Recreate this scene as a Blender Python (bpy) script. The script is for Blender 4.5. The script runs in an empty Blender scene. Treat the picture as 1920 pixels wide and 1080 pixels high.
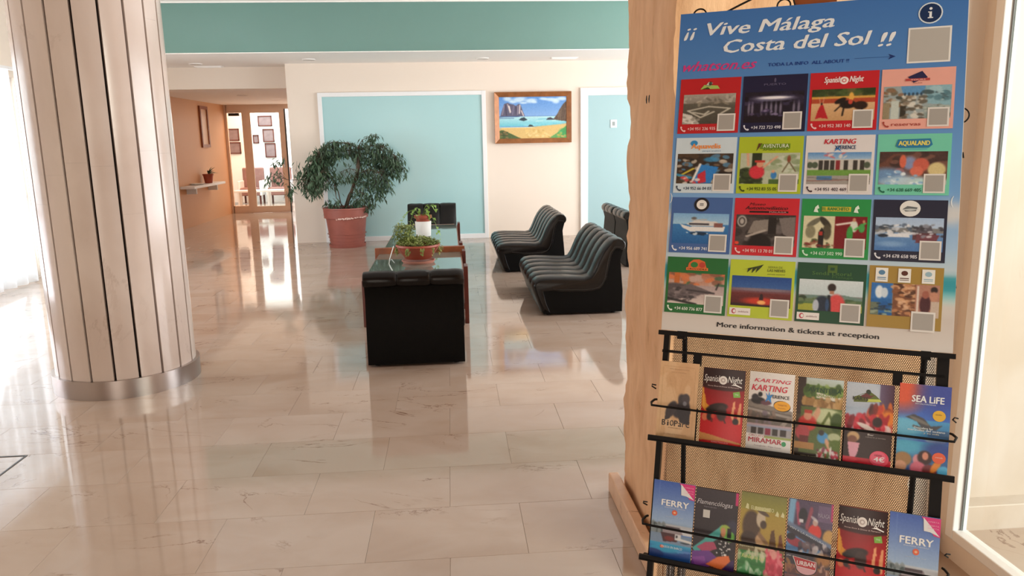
import bpy, bmesh, math, random
import numpy as np
from mathutils import Vector, Matrix, noise
random.seed(7); np.random.seed(7)
PI = math.pi
C = bpy.context.scene.collection
SC = bpy.context.scene

def lin(c):
    if isinstance(c, str):
        c = tuple(int(c[i:i+2], 16) for i in (1, 3, 5))
    return tuple(((v/255)/12.92 if v/255 <= .04045 else ((v/255+.055)/1.055)**2.4) for v in c)

# ------------------------------------------------------------------ camera
HEYE = 1.5
FPX, PITCH, YAW, ROLL = 1425.4, 0.19215, 0.07758, -0.01897
fw = Vector((math.sin(YAW)*math.cos(PITCH), math.cos(YAW)*math.cos(PITCH), -math.sin(PITCH)))
rt = Vector((math.cos(YAW), -math.sin(YAW), 0)); up = rt.cross(fw)
rt2 = rt*math.cos(ROLL)+up*math.sin(ROLL); up2 = -rt*math.sin(ROLL)+up*math.cos(ROLL)
cam = bpy.data.cameras.new('camera'); co = bpy.data.objects.new('camera', cam); C.objects.link(co)
cam.sensor_width = 36; cam.lens = FPX*36/1920; cam.clip_start = .05; cam.clip_end = 200
m = Matrix((rt2, up2, -fw)).transposed().to_4x4(); m.translation = (0, 0, HEYE); co.matrix_world = m
SC.camera = co

# ------------------------------------------------------------------ world, lights, exposure
SC.view_settings.view_transform = 'Standard'; SC.view_settings.look = 'None'
SC.view_settings.gamma = 1; SC.view_settings.use_curve_mapping = False
SC.view_settings.exposure = 0.2
w = bpy.data.worlds.new('sky'); SC.world = w; w.use_nodes = True
w.node_tree.nodes['Background'].inputs[0].default_value = (.93, .97, 1, 1)
w.node_tree.nodes['Background'].inputs[1].default_value = .65

def area(name, loc, target, sx, sy, power, col=(1, 1, 1)):
    l = bpy.data.lights.new(name, 'AREA'); l.shape = 'RECTANGLE'; l.size = sx; l.size_y = sy
    l.energy = power; l.color = col
    o = bpy.data.objects.new(name, l); C.objects.link(o); o.location = loc
    o.rotation_euler = (Vector(target)-Vector(loc)).to_track_quat('-Z', 'Y').to_euler(); return o
area('daylight_left_windows', (-5.25, 7.0, 1.3), (0, 7.4, 3.2), 4.4, 2.3, 225, (.93, .93, 1))
area('daylight_right_windows', (5.75, 7.4, 1.5), (0, 7.6, 3.8), 6.4, 2.6, 455, (.97, .95, 1))
area('daylight_near_right_glass', (4.8, -1.2, 2.5), (1.6, 1.8, 1.2), 3.0, 2.4, 340, (1, .92, .82))
area('fill_behind_camera', (-1.7, -3.1, 1.2), (-1.7, 4, 1.2), 2.3, 2.3, 46, (1, .84, .68))  # unseen warm fill from behind the camera, added for stand and column
area('bright_room_lamp', (-4.0, 19.4, 2.9), (-4.0, 19.4, 0), 3, 2.4, 230, (1, .97, .93))
area('corridor_fill', (-3.62, 14.9, 2.34), (-3.62, 14.9, 0), 1.7, 4.2, 6, (1, .78, .56))  # added broad soft fill under the ceiling, keeps the corridor from going dark

# ------------------------------------------------------------------ materials
MATS = {}
def mat(name, col, rough=.5, metal=0, spec=.5, var=.0, vscale=6, bump=0, bscale=60, coat=0):
    if name in MATS: return MATS[name]
    a = bpy.data.materials.new(name); a.use_nodes = True; nt = a.node_tree; b = nt.nodes['Principled BSDF']
    c = lin(col); b.inputs['Base Color'].default_value = (*c, 1); b.inputs['Roughness'].default_value = rough
    b.inputs['Metallic'].default_value = metal; b.inputs['Specular IOR Level'].default_value = spec
    b.inputs['Coat Weight'].default_value = coat
    tc = nt.nodes.new('ShaderNodeTexCoord')
    if var:
        n = nt.nodes.new('ShaderNodeTexNoise'); n.inputs['Scale'].default_value = vscale; n.inputs['Detail'].default_value = 5
        nt.links.new(tc.outputs['Object'], n.inputs['Vector'])
        r = nt.nodes.new('ShaderNodeValToRGB'); r.color_ramp.elements[0].position = .3; r.color_ramp.elements[1].position = .7
        r.color_ramp.elements[0].color = (*[v*(1-var) for v in c], 1); r.color_ramp.elements[1].color = (*[min(1, v*(1+var)) for v in c], 1)
        nt.links.new(n.outputs['Fac'], r.inputs['Fac']); nt.links.new(r.outputs['Color'], b.inputs['Base Color'])
    if bump:
        n2 = nt.nodes.new('ShaderNodeTexNoise'); n2.inputs['Scale'].default_value = bscale
        nt.links.new(tc.outputs['Object'], n2.inputs['Vector'])
        bp = nt.nodes.new('ShaderNodeBump'); bp.inputs['Strength'].default_value = bump; bp.inputs['Distance'].default_value = .01
        nt.links.new(n2.outputs['Fac'], bp.inputs['Height']); nt.links.new(bp.outputs['Normal'], b.inputs['Normal'])
    MATS[name] = a; return a

def marble(name, base, dark, vein, rough, scale=1.0, tile=True, vamt=.85, stretch=(1, 1.6, 1)):
    a = bpy.data.materials.new(name); a.use_nodes = True; nt = a.node_tree; N = nt.nodes; L = nt.links
    b = N['Principled BSDF']; b.inputs['Roughness'].default_value = rough
    g = N.new('ShaderNodeNewGeometry'); oi = N.new('ShaderNodeObjectInfo')
    mp = N.new('ShaderNodeMapping'); mp.inputs['Scale'].default_value = tuple(scale*s for s in stretch)
    L.new(g.outputs['Position'], mp.inputs['Vector'])
    vec = mp.outputs['Vector']
    if tile:
        mm = N.new('ShaderNodeMath'); mm.operation = 'MULTIPLY'; mm.inputs[1].default_value = 37.0
        L.new(oi.outputs['Random'], mm.inputs[0]); ad = N.new('ShaderNodeVectorMath'); ad.operation = 'ADD'
        L.new(vec, ad.inputs[0]); L.new(mm.outputs[0], ad.inputs[1]); vec = ad.outputs[0]
    n1 = N.new('ShaderNodeTexNoise'); n1.inputs['Scale'].default_value = 1.7; n1.inputs['Detail'].default_value = 6; n1.inputs['Distortion'].default_value = .6
    L.new(vec, n1.inputs['Vector'])
    r1 = N.new('ShaderNodeValToRGB'); r1.color_ramp.elements[0].position = .38; r1.color_ramp.elements[1].position = .66
    r1.color_ramp.elements[0].color = (*lin(base), 1); r1.color_ramp.elements[1].color = (*lin(dark), 1)
    L.new(n1.outputs['Fac'], r1.inputs['Fac'])
    # thin veins: where a distorted noise crosses one half
    n2 = N.new('ShaderNodeTexNoise'); n2.inputs['Scale'].default_value = 1.3; n2.inputs['Detail'].default_value = 9; n2.inputs['Roughness'].default_value = .62; n2.inputs['Distortion'].default_value = 1.0
    L.new(vec, n2.inputs['Vector'])
    s = N.new('ShaderNodeMath'); s.operation = 'SUBTRACT'; s.inputs[1].default_value = .5; L.new(n2.outputs['Fac'], s.inputs[0])
    ab = N.new('ShaderNodeMath'); ab.operation = 'ABSOLUTE'; L.new(s.outputs[0], ab.inputs[0])
    r2 = N.new('ShaderNodeMapRange'); r2.inputs['From Min'].default_value = 0; r2.inputs['From Max'].default_value = .010
    r2.inputs['To Min'].default_value = vamt; r2.inputs['To Max'].default_value = 0; L.new(ab.outputs[0], r2.inputs['Value'])
    n3 = N.new('ShaderNodeTexNoise'); n3.inputs['Scale'].default_value = 2.6; n3.inputs['Detail'].default_value = 3; L.new(vec, n3.inputs['Vector'])
    r3 = N.new('ShaderNodeMapRange'); r3.inputs['From Min'].default_value = .52; r3.inputs['From Max'].default_value = .66; L.new(n3.outputs['Fac'], r3.inputs['Value'])
    mu = N.new('ShaderNodeMath'); mu.operation = 'MULTIPLY'; L.new(r2.outputs[0], mu.inputs[0]); L.new(r3.outputs[0], mu.inputs[1])
    mx = N.new('ShaderNodeMix'); mx.data_type = 'RGBA'; mx.inputs[7].default_value = (*lin(vein), 1)
    L.new(mu.outputs[0], mx.inputs[0]); L.new(r1.outputs['Color'], mx.inputs[6])
    out = mx.outputs[2]
    if tile:
        rr = N.new('ShaderNodeMapRange'); rr.inputs['To Min'].default_value = .985; rr.inputs['To Max'].default_value = 1.008
        L.new(oi.outputs['Random'], rr.inputs['Value'])
        hs = N.new('ShaderNodeHueSaturation'); L.new(rr.outputs[0], hs.inputs['Value']); L.new(out, hs.inputs['Color']); out = hs.outputs['Color']
    L.new(out, b.inputs['Base Color'])
    return a

def glass(name, tint, refl=.06, op=0.0):
    a = bpy.data.materials.new(name); a.use_nodes = True; nt = a.node_tree; N = nt.nodes; L = nt.links
    N.remove(N['Principled BSDF']); out = N['Material Output']
    t = N.new('ShaderNodeBsdfTransparent'); t.inputs[0].default_value = (*lin(tint), 1)
    g = N.new('ShaderNodeBsdfGlossy'); g.inputs['Roughness'].default_value = .02
    f = N.new('ShaderNodeFresnel'); f.inputs[0].default_value = 1.45
    mx = N.new('ShaderNodeMixShader'); ge = N.new('ShaderNodeNewGeometry'); mm = N.new('ShaderNodeMath'); mm.operation = 'SUBTRACT'; mm.use_clamp = True
    L.new(f.outputs[0], mm.inputs[0]); L.new(ge.outputs['Backfacing'], mm.inputs[1]); L.new(mm.outputs[0], mx.inputs[0]); L.new(t.outputs[0], mx.inputs[1]); L.new(g.outputs[0], mx.inputs[2])
    L.new(mx.outputs[0], out.inputs[0]); return a

def sheer(name, col):
    a = bpy.data.materials.new(name); a.use_nodes = True; nt = a.node_tree; N = nt.nodes; L = nt.links
    N.remove(N['Principled BSDF']); out = N['Material Output']
    d = N.new('ShaderNodeBsdfDiffuse'); d.inputs[0].default_value = (*lin(col), 1)
    t = N.new('ShaderNodeBsdfTranslucent'); t.inputs[0].default_value = (*lin(col), 1)
    p = N.new('ShaderNodeBsdfTransparent')
    wv = N.new('ShaderNodeTexWave'); wv.inputs['Scale'].default_value = 300
    m1 = N.new('ShaderNodeMixShader'); m1.inputs[0].default_value = .6; L.new(d.outputs[0], m1.inputs[1]); L.new(t.outputs[0], m1.inputs[2])
    mr = N.new('ShaderNodeMapRange'); mr.inputs['To Min'].default_value = .35; mr.inputs['To Max'].default_value = .5; L.new(wv.outputs['Fac'], mr.inputs['Value'])
    m2 = N.new('ShaderNodeMixShader'); L.new(mr.outputs[0], m2.inputs[0]); L.new(m1.outputs[0], m2.inputs[1]); L.new(p.outputs[0], m2.inputs[2])
    L.new(m2.outputs[0], out.inputs[0]); return a

def print_mat(name, rough):
    a = bpy.data.materials.new(name); a.use_nodes = True; nt = a.node_tree; b = nt.nodes['Principled BSDF']
    at = nt.nodes.new('ShaderNodeAttribute'); at.attribute_name = 'Col'
    nt.links.new(at.outputs['Color'], b.inputs['Base Color']); b.inputs['Roughness'].default_value = rough
    return a
M_PRINT = print_mat('printed_paper', .38)
M_CANVAS = print_mat('oil_paint', .6)

M_TILE = marble('polished_cream_marble', '#BBA899', '#B19A88', '#6E4832', .065, 1.0)
M_COL = marble('column_marble', '#DACBC2', '#C6B3A8', '#A58C7C', .16, .8, False, .35, (1.2, 1.2, .7))
M_EXT = marble('outdoor_marble', '#D2C8BF', '#C8BAAC', '#96806C', .45, 2.2, False, .30, (1, 1, .6))
M_GROUT = mat('grout', '#A8917C', .8, var=.1)
M_PEACH = mat('peach_wall_paint', '#EFE1D2', .55, var=.015, vscale=.8, bump=.05, bscale=90)
M_CORR = mat('dim_lit_wall_paint', '#DFAE84', .5, var=.02, vscale=.8, bump=.05, bscale=90)  # warm, dimmer corridor light is put into this paint colour
M_CEIL = mat('white_ceiling_paint', '#FAF6F1', .7, var=.01, vscale=1)
M_TEAL = mat('teal_gloss_laminate', '#6E948C', .16, var=.05, vscale=.5, coat=.3)
M_AQUA = mat('aqua_back_painted_glass', '#B0D8DA', .2, var=.02, vscale=.6)
M_AQUA2 = mat('pale_aqua_glass', '#A4C4C8', .42, var=.02, vscale=.6)
M_WHITE = mat('white_lacquer', '#F2F2F2', .35, var=.01)
M_CHROME = mat('brushed_steel', '#B9B0AC', .30, 1, var=.06, vscale=3)
M_ALU = mat('beige_aluminium', '#E6CDB8', .4, .2, var=.03)
M_BLACKM = mat('black_iron', '#0E0908', .5, 0, .2, var=.1, vscale=40)
M_LEATHER = mat('black_leather', '#0B0807', .27, 0, .30, var=.25, vscale=14, bump=.07, bscale=120)
M_LEATHER2 = mat('black_leather_side', '#050505', .5, 0, .12, var=.2, vscale=14, bump=.15, bscale=220)
M_PIPE = mat('black_piping', '#080707', .5, var=.1)
M_WOOD = mat('varnished_red_brown_wood', '#8A4A28', .38, var=.25, vscale=9)
M_WOOD2 = mat('dark_red_wood', '#5A2418', .4, var=.2, vscale=9)
M_GOLD = mat('bronzed_gilt_wood', '#9A6238', .35, .25, var=.2, vscale=12)
M_TABLEG = mat('green_grey_table_glass', '#73827A', .05, 0, .6, var=.18, vscale=3, coat=.5)
M_TERRA = mat('terracotta_plastic', '#9E5A4E', .5, var=.12, vscale=5, bump=.1, bscale=20)
M_TERRA2 = mat('terracotta_clay', '#A04A34', .5, var=.12, vscale=7)
M_SCUFF = mat('chalky_scuff', '#EBC9BC', .8, var=.1)
M_SOIL = mat('potting_soil', '#2E2119', .95, var=.4, vscale=40, bump=.6, bscale=60)
M_LEAF = mat('dark_fig_leaf', '#4A624A', .38, var=.35, vscale=3)
M_LEAF2 = mat('olive_leaf', '#84914A', .5, var=.35, vscale=9)
M_LEAF3 = mat('bright_vine_leaf', '#7FA045', .4, var=.3, vscale=9)
M_BARK = mat('grey_brown_bark', '#5B4A3B', .8, var=.3, vscale=20, bump=.4, bscale=50)
M_POTW = mat('white_glazed_pot', '#F3F1EE', .25, var=.01)
M_PAPER = mat('paper_edges', '#E6E0D8', .7, var=.04, vscale=50)
M_DARK = mat('dark_strip', '#2A2624', .5, var=.1)
M_GLASS = glass('clear_pane', '#F4F8F6')
M_SHEER = sheer('sheer_white_fabric', '#F6F7FA')
M_SKIN = mat('grey_concrete_core', '#3A2E2B', .7, var=.2)

def stone_mat():
    a = bpy.data.materials.new('split_travertine'); a.use_nodes = True; nt = a.node_tree; N = nt.nodes; L = nt.links
    b = N['Principled BSDF']; b.inputs['Roughness'].default_value = .75
    g = N.new('ShaderNodeNewGeometry'); mp = N.new('ShaderNodeMapping'); mp.inputs['Scale'].default_value = (6, 6, 1.9)
    L.new(g.outputs['Position'], mp.inputs['Vector'])
    n = N.new('ShaderNodeTexNoise'); n.inputs['Scale'].default_value = 2; n.inputs['Detail'].default_value = 9; n.inputs['Roughness'].default_value = .6; L.new(mp.outputs[0], n.inputs['Vector'])
    r = N.new('ShaderNodeValToRGB'); e = r.color_ramp.elements
    e[0].position = .24; e[0].color = (*lin('#A8774F'), 1); e[1].position = .62; e[1].color = (*lin('#E6BA90'), 1)
    x = r.color_ramp.elements.new(.36); x.color = (*lin('#D6A67C'), 1)
    L.new(n.outputs['Fac'], r.inputs['Fac']); L.new(r.outputs[0], b.inputs['Base Color'])
    bp = N.new('ShaderNodeBump'); bp.inputs['Strength'].default_value = .7; bp.inputs['Distance'].default_value = .012
    L.new(n.outputs['Fac'], bp.inputs['Height']); L.new(bp.outputs[0], b.inputs['Normal']); return a
M_STONE = stone_mat()

# ------------------------------------------------------------------ mesh helpers
class MB:
    """collects geometry in world coordinates; build() links it as ONE mesh object under its parent"""
    def __init__(s): s.v = []; s.f = []
    def add(s, vs, fs):
        k = len(s.v); s.v += [tuple(p) for p in vs]; s.f += [tuple(i+k for i in f) for f in fs]; return s
    def box(s, a, b, bev=0):
        a, b = [min(p, q) for p, q in zip(a, b)], [max(p, q) for p, q in zip(a, b)]
        if bev:
            bm = bmesh.new(); bmesh.ops.create_cube(bm, size=1)
            for v in bm.verts:
                v.co = Vector([(a[i]+b[i])/2+v.co[i]*(b[i]-a[i]) for i in range(3)])
            bmesh.ops.bevel(bm, geom=bm.edges[:], offset=bev, segments=2, profile=.5, affect='EDGES')
            bm.verts.index_update(); s.add([v.co for v in bm.verts], [[v.index for v in f.verts] for f in bm.faces]); bm.free(); return s
        x0, y0, z0 = a; x1, y1, z1 = b
        return s.add([(x0,y0,z0),(x1,y0,z0),(x1,y1,z0),(x0,y1,z0),(x0,y0,z1),(x1,y0,z1),(x1,y1,z1),(x0,y1,z1)],
                     [(0,3,2,1),(4,5,6,7),(0,1,5,4),(1,2,6,5),(2,3,7,6),(3,0,4,7)])
    def lathe(s, prof, c, n=32, z0=0):
        k = len(prof); vs = [(c[0]+r*math.cos(2*PI*i/n), c[1]+r*math.sin(2*PI*i/n), z+z0) for i in range(n) for r, z in prof]
        fs = [(i*k+j, ((i+1) % n)*k+j, ((i+1) % n)*k+j+1, i*k+j+1) for i in range(n) for j in range(k-1)]
        return s.add(vs, fs)
    def tube(s, pts, r, n=8, close=False):
        pts = [Vector(p) for p in pts]; rs = r if isinstance(r, (list, tuple)) else [r]*len(pts); vs = []; prev = None
        for i, p in enumerate(pts):
            t = (pts[min(i+1, len(pts)-1)]-pts[max(i-1, 0)]).normalized()
            a = prev if prev is not None else (Vector((0, 0, 1)) if abs(t.z) < .9 else Vector((1, 0, 0)))
            u = (a-t*a.dot(t)).normalized(); v = t.cross(u); prev = u
            vs += [p+(u*math.cos(2*PI*j/n)+v*math.sin(2*PI*j/n))*rs[i] for j in range(n)]
        fs = [(i*n+j, i*n+(j+1) % n, (i+1)*n+(j+1) % n, (i+1)*n+j) for i in range(len(pts)-1) for j in range(n)]
        fs += [tuple(range(n-1, -1, -1)), tuple((len(pts)-1)*n+j for j in range(n))]
        return s.add(vs, fs)
    def prism(s, poly, fn, w0, w1):
        """poly: 2-D outline; fn(x, z, w) -> world"""
        n = len(poly); vs = [fn(x, z, w0) for x, z in poly]+[fn(x, z, w1) for x, z in poly]
        fs = [tuple(range(n-1, -1, -1)), tuple(range(n, 2*n))]+[(i, (i+1) % n, (i+1) % n+n, i+n) for i in range(n)]
        return s.add(vs, fs)
    def build(s, name, m, parent=None, smooth=False, world=True):
        me = bpy.data.meshes.new(name)
        vs = s.v
        if parent is not None and world:
            inv = wm(parent).inverted(); vs = [inv @ Vector(p) for p in vs]
        me.from_pydata([tuple(p) for p in vs], [], s.f); me.update()
        if name not in ('perforated_panel',):
            bm = bmesh.new(); bm.from_mesh(me); bmesh.ops.recalc_face_normals(bm, faces=bm.faces[:]); bm.to_mesh(me); bm.free()
        if smooth:
            me.polygons.foreach_set('use_smooth', [True]*len(me.polygons))
            try: me.set_sharp_from_angle(angle=math.radians(40))
            except Exception: pass
        me.materials.append(m)
        o = bpy.data.objects.new(name, me); C.objects.link(o)
        if parent is not None: o.parent = parent
        return o
def wm(o):
    mt = Matrix.LocRotScale(o.location, o.rotation_euler, o.scale)
    return wm(o.parent) @ mt if o.parent else mt
def tag(o, label=None, cat=None, group=None, kind=None):
    for k, v in (('label', label), ('category', cat), ('group', group), ('kind', kind)):
        if v: o[k] = v
    return o
def thing(name, loc, label, cat, rotz=0, group=None):
    o = bpy.data.objects.new(name, None); o.empty_display_size = .1; C.objects.link(o); o.location = loc; o.rotation_euler = (0, 0, rotz)
    return tag(o, label, cat, group)
def struct(name, loc=(0, 0, 0)):
    o = bpy.data.objects.new(name, None); o.empty_display_size = .1; C.objects.link(o); o.location = loc; o['kind'] = 'structure'; return o
def sbox(name, a, b, m, parent=None):
    o = MB().box(a, b).build(name, m, parent)
    if parent is None: o['kind'] = 'structure'
    return o
def copy_tree(o, parent=None):
    c = o.copy(); C.objects.link(c)
    if parent is not None: c.parent = parent
    for ch in list(o.children): copy_tree(ch, c)
    return c

# ------------------------------------------------------------------ prints: small painted rasters and lettering on real sheets
class Art:
    """a picture painted procedurally, x right and y down in 0..1, kept as vertex colours of a flat grid"""
    def __init__(s, w, h, base):
        s.soft = 1; s.w, s.h = w, h; s.a = np.zeros((h, w, 3)); s.a[:] = s.c(base)
        s.X, s.Y = np.meshgrid(np.linspace(0, 1, w), np.linspace(0, 1, h))
    def c(s, c):
        if isinstance(c, str): c = tuple(int(c[i:i+2], 16) for i in (1, 3, 5))
        return np.array(c, float)
    def mask(s, m, c, k=1.0):
        m = (np.clip(m.astype(float), 0, 1)*k)[..., None]; s.a = s.a*(1-m)+s.c(c)*m; return s
    def rect(s, x0, y0, x1, y1, c, k=1.0): return s.mask((s.X >= x0)&(s.X <= x1)&(s.Y >= y0)&(s.Y <= y1), c, k)
    def grad(s, x0, y0, x1, y1, c0, c1, ax=1):
        t = np.clip(((s.Y-y0)/(y1-y0) if ax else (s.X-x0)/(x1-x0)), 0, 1)[..., None]
        m = ((s.X >= x0)&(s.X <= x1)&(s.Y >= y0)&(s.Y <= y1))[..., None]
        s.a = np.where(m, s.c(c0)*(1-t)+s.c(c1)*t, s.a); return s
    def ell(s, cx, cy, rx, ry, c, ang=0, k=1.0, soft=.25):
        dx, dy = s.X-cx, s.Y-cy; ca, sa = math.cos(ang), math.sin(ang)
        d = np.sqrt(((dx*ca+dy*sa)/rx)**2+((-dx*sa+dy*ca)/ry)**2); return s.mask(np.clip((1-d)/soft+.5, 0, 1), c, k)
    def poly(s, pts, c, k=1.0):
        ins = np.zeros(s.X.shape, bool); n = len(pts)
        for i in range(n):
            (x0, y0), (x1, y1) = pts[i], pts[(i+1) % n]
            if y0 == y1: continue
            cr = ((s.Y >= min(y0, y1))&(s.Y < max(y0, y1))&(s.X < (x1-x0)*(s.Y-y0)/(y1-y0)+x0)); ins ^= cr
        return s.mask(ins, c, k)
    def line(s, x0, y0, x1, y1, wd, c, k=1.0):
        dx, dy = x1-x0, y1-y0; t = np.clip(((s.X-x0)*dx+(s.Y-y0)*dy)/(dx*dx+dy*dy), 0, 1)
        d = np.hypot(s.X-x0-t*dx, s.Y-y0-t*dy); return s.mask(np.clip((wd-d)/wd*2, 0, 1), c, k)
    def blobs(s, x0, y0, x1, y1, cols, n, r, seed=1, asp=1.0):
        rg = random.Random(seed)
        for _ in range(n):
            q = r*rg.uniform(.5, 1.3); s.ell(rg.uniform(x0, x1), rg.uniform(y0, y1), q, q*asp*rg.uniform(.6, 1.5), rg.choice(cols), rg.uniform(0, 3), .85)
        return s
    def grain(s, amp, seed=1):
        rg = np.random.RandomState(seed); s.a = s.a+rg.normal(0, amp, (s.h, s.w, 1)); return s

class Sheet:
    """flat print laid on a surface by fn(x, y, h): x right, y up in metres, h above the sheet"""
    def __init__(s, fn): s.fn = fn; s.v = []; s.f = []; s.c = []
    def put(s, vs, fs, cols):
        k = len(s.v); s.v += vs; s.f += [tuple(i+k for i in f) for f in fs]; s.c += cols; return s
    def quad(s, x0, y0, x1, y1, col, h=0): return s.poly([(x0, y0), (x1, y0), (x1, y1), (x0, y1)], col, h)
    def poly(s, pts, col, h=0):
        return s.put([s.fn(x, y, h) for x, y in pts], [tuple(range(len(pts)))], [lin(col)]*len(pts))
    def disc(s, cx, cy, rx, ry, col, h=0, n=24, ang=0):
        ca, sa = math.cos(ang), math.sin(ang)
        return s.poly([(cx+rx*math.cos(2*PI*i/n)*ca-ry*math.sin(2*PI*i/n)*sa, cy+rx*math.cos(2*PI*i/n)*sa+ry*math.sin(2*PI*i/n)*ca) for i in range(n)], col, h)
    def art(s, A, x0, y0, x1, y1, h=0):
        a = A.a
        for _ in range(A.soft):
            q = np.pad(a, ((1, 1), (1, 1), (0, 0)), 'edge'); a = (q[1:-1, 1:-1]*2+q[:-2, 1:-1]+q[2:, 1:-1]+q[1:-1, :-2]+q[1:-1, 2:])/6
        a = np.clip(a, 0, 255)/255; a = np.where(a <= .04045, a/12.92, ((a+.055)/1.055)**2.4)
        W, H = A.w, A.h
        vs = [s.fn(x0+(x1-x0)*i/(W-1), y1-(y1-y0)*j/(H-1), h) for j in range(H) for i in range(W)]
        fs = [(j*W+i, (j+1)*W+i, (j+1)*W+i+1, j*W+i+1) for j in range(H-1) for i in range(W-1)]
        return s.put(vs, fs, [tuple(q) for q in a.reshape(-1, 3)])
    def text(s, t, x, y, hgt, col, width=None, align='L', shear=0, bold=0, h=0, ang=0):
        """x, y = left (or centre) of the baseline; hgt = capital height"""
        cu = bpy.data.curves.new('t', 'FONT'); cu.body = t; cu.shear = shear; cu.resolution_u = 2
        ob = bpy.data.objects.new('t', cu); me = bpy.data.meshes.new_from_object(ob)
        P = [v.co.copy() for v in me.vertices]; F = [tuple(p.vertices) for p in me.polygons]
        bpy.data.objects.remove(ob); bpy.data.curves.remove(cu); bpy.data.meshes.remove(me)
        if not P: return s
        xs = [p.x for p in P]; w0 = max(xs)-min(xs); k = hgt/.70; kx = (width/w0) if width else k
        ox = min(xs); dx = 0 if align == 'L' else -(w0*kx)/2; ca, sa = math.cos(ang), math.sin(ang)
        bo = min(bold, .04)*k*1.25
        for ex, ey in (((-bo, 0), (bo, bo*.5)) if bold else ((0, 0),)):      # heavier weight: the same letters struck twice
            vs = []
            for p in P:
                a, b = (p.x-ox)*kx+dx+ex, p.y*k+ey; vs.append(s.fn(x+a*ca-b*sa, y+a*sa+b*ca, h+(.00012 if ex > 0 else 0)))
            s.put(vs, F, [lin(col)]*len(vs))
        return s
    def build(s, name, parent, m=None, label=None):
        me = bpy.data.meshes.new(name); inv = wm(parent).inverted()
        me.from_pydata([tuple(inv @ Vector(p)) for p in s.v], [], s.f); me.update()
        at = me.color_attributes.new('Col', 'FLOAT_COLOR', 'POINT')
        at.data.foreach_set('color', [q for c in s.c for q in (*c[:3], 1)])
        me.materials.append(m or M_PRINT); o = bpy.data.objects.new(name, me); C.objects.link(o); o.parent = parent
        if label: o['label'] = label
        if name == 'lettering': o['kind'] = 'stuff'
        return o

# ================================================================== THE SETTING
XL, YB = -4.9, 11.9          # left wall, back wall
M_TILE.node_tree.nodes['Principled BSDF'].inputs['IOR'].default_value = 1.75
# ---- floor: a grout bed with single marble tiles laid in half bond
floor = sbox('floor', (-5.1, -2.9, -.12), (5.7, 21.2, -.006), M_GROUT)
TX, TY, TG = .60, .40, .0010
def tile_mesh():
    a, b = TX/2-TG/2, TY/2-TG/2; e = .0006
    mb = MB(); vs = [(-a, -b, -.006), (a, -b, -.006), (a, b, -.006), (-a, b, -.006), (-a, -b, -e), (a, -b, -e), (a, b, -e), (-a, b, -e),
                     (-a+e, -b+e, 0), (a-e, -b+e, 0), (a-e, b-e, 0), (-a+e, b-e, 0)]
    fs = [(0, 1, 5, 4), (1, 2, 6, 5), (2, 3, 7, 6), (3, 0, 4, 7), (4, 5, 9, 8), (5, 6, 10, 9), (6, 7, 11, 10), (7, 4, 8, 11), (8, 9, 10, 11)]
    me = bpy.data.meshes.new('tile'); me.from_pydata(vs, [], fs); me.materials.append(M_TILE); return me, vs, fs
TME, tvs, tfs = tile_mesh()
def seen(x, y):
    q = Vector((x, y, -HEYE)); d = q.dot(fw)
    return d > .5 and -1010 < q.dot(rt2)/d*FPX < 1010 and -600 < q.dot(up2)/d*FPX < 600
rest = MB(); cnt = 0
for j in range(-12, 47):
    y = 2.56+TY*(j+.5)
    for i in range(-10, 11):
        x = -.047+TX*i+(.3 if j % 2 else 0)
        if j % 2 == 0: x = -.047+TX*i-.01
        if x < -5.3 or x > 5.7: continue
        vis = seen(x, y) or seen(x-.3, y+.2) or seen(x+.3, y+.2)
        hidden = (x > .95 and y < 3.3)
        if y < 9.4 and vis and not hidden and cnt < 298:
            o = bpy.data.objects.new('tile', TME); C.objects.link(o); o.location = (x, y, 0); o.parent = floor; cnt += 1
        else: rest.add([(p[0]+x, p[1]+y, p[2]) for p in tvs], tfs)
o = rest.build('tile', M_TILE, floor); o['kind'] = 'stuff'

# ---- walls
wl = struct('wall_left', (XL, 0, 0))
sbox('wall_panel', (XL-.15, 9.35, 0), (XL, 12.32, 3.3), M_PEACH, wl)
sbox('wall_panel', (XL-.15, 12.32, 0), (XL, 17.6, 2.7), M_CORR, wl)
sbox('wall_panel', (XL-.15, -2.9, 2.3), (XL, 9.35, 3.3), M_PEACH, wl)
sbox('wall_panel', (XL-.15, -2.9, 0), (XL, 4.75, 2.3), M_PEACH, wl)
win = struct('window_1', (XL, 7.0, 0))
for y in (4.78, 6.28, 7.8, 9.32):
    MB().box((XL-.11, y-.03, .0), (XL-.05, y+.03, 2.3)).build('mullion', M_WHITE, win)
for z in (.03, .95, 2.27):
    MB().box((XL-.11, 4.75, z-.03), (XL-.05, 9.35, z+.03)).build('rail', M_WHITE, win)
for k in range(3):
    MB().box((XL-.085, 4.82+1.51*k, .06), (XL-.08, 6.24+1.51*k, 2.24)).build('pane', M_GLASS, win)
sbox('wall_back', (-2.385, YB, 0), (5.7, YB+.2, 2.67), M_PEACH)
wb = struct('wall_back', (-3.6, 12.32, 2.35))
sbox('lintel', (XL, 12.32, 2.35), (-2.385, 12.5, 2.67), M_PEACH, wb)
sbox('wall_corridor', (-2.385, YB+.2, 0), (-2.27, 17.6, 2.7), M_CORR)
wr = struct('wall_right', (5.6, 3, 0))
sbox('wall_panel', (5.5, 2.8, 0), (5.65, 4.2, 3.3), M_PEACH, wr)
sbox('wall_panel', (5.5, 10.7, 0), (5.65, YB, 3.3), M_PEACH, wr)
sbox('wall_panel', (5.5, 4.2, 2.85), (5.65, 10.7, 3.3), M_PEACH, wr)
sbox('wall_panel', (5.5, 4.2, 0), (5.65, 10.7, .15), M_PEACH, wr)
w3 = struct('window_3', (5.55, 7, .15))
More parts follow.
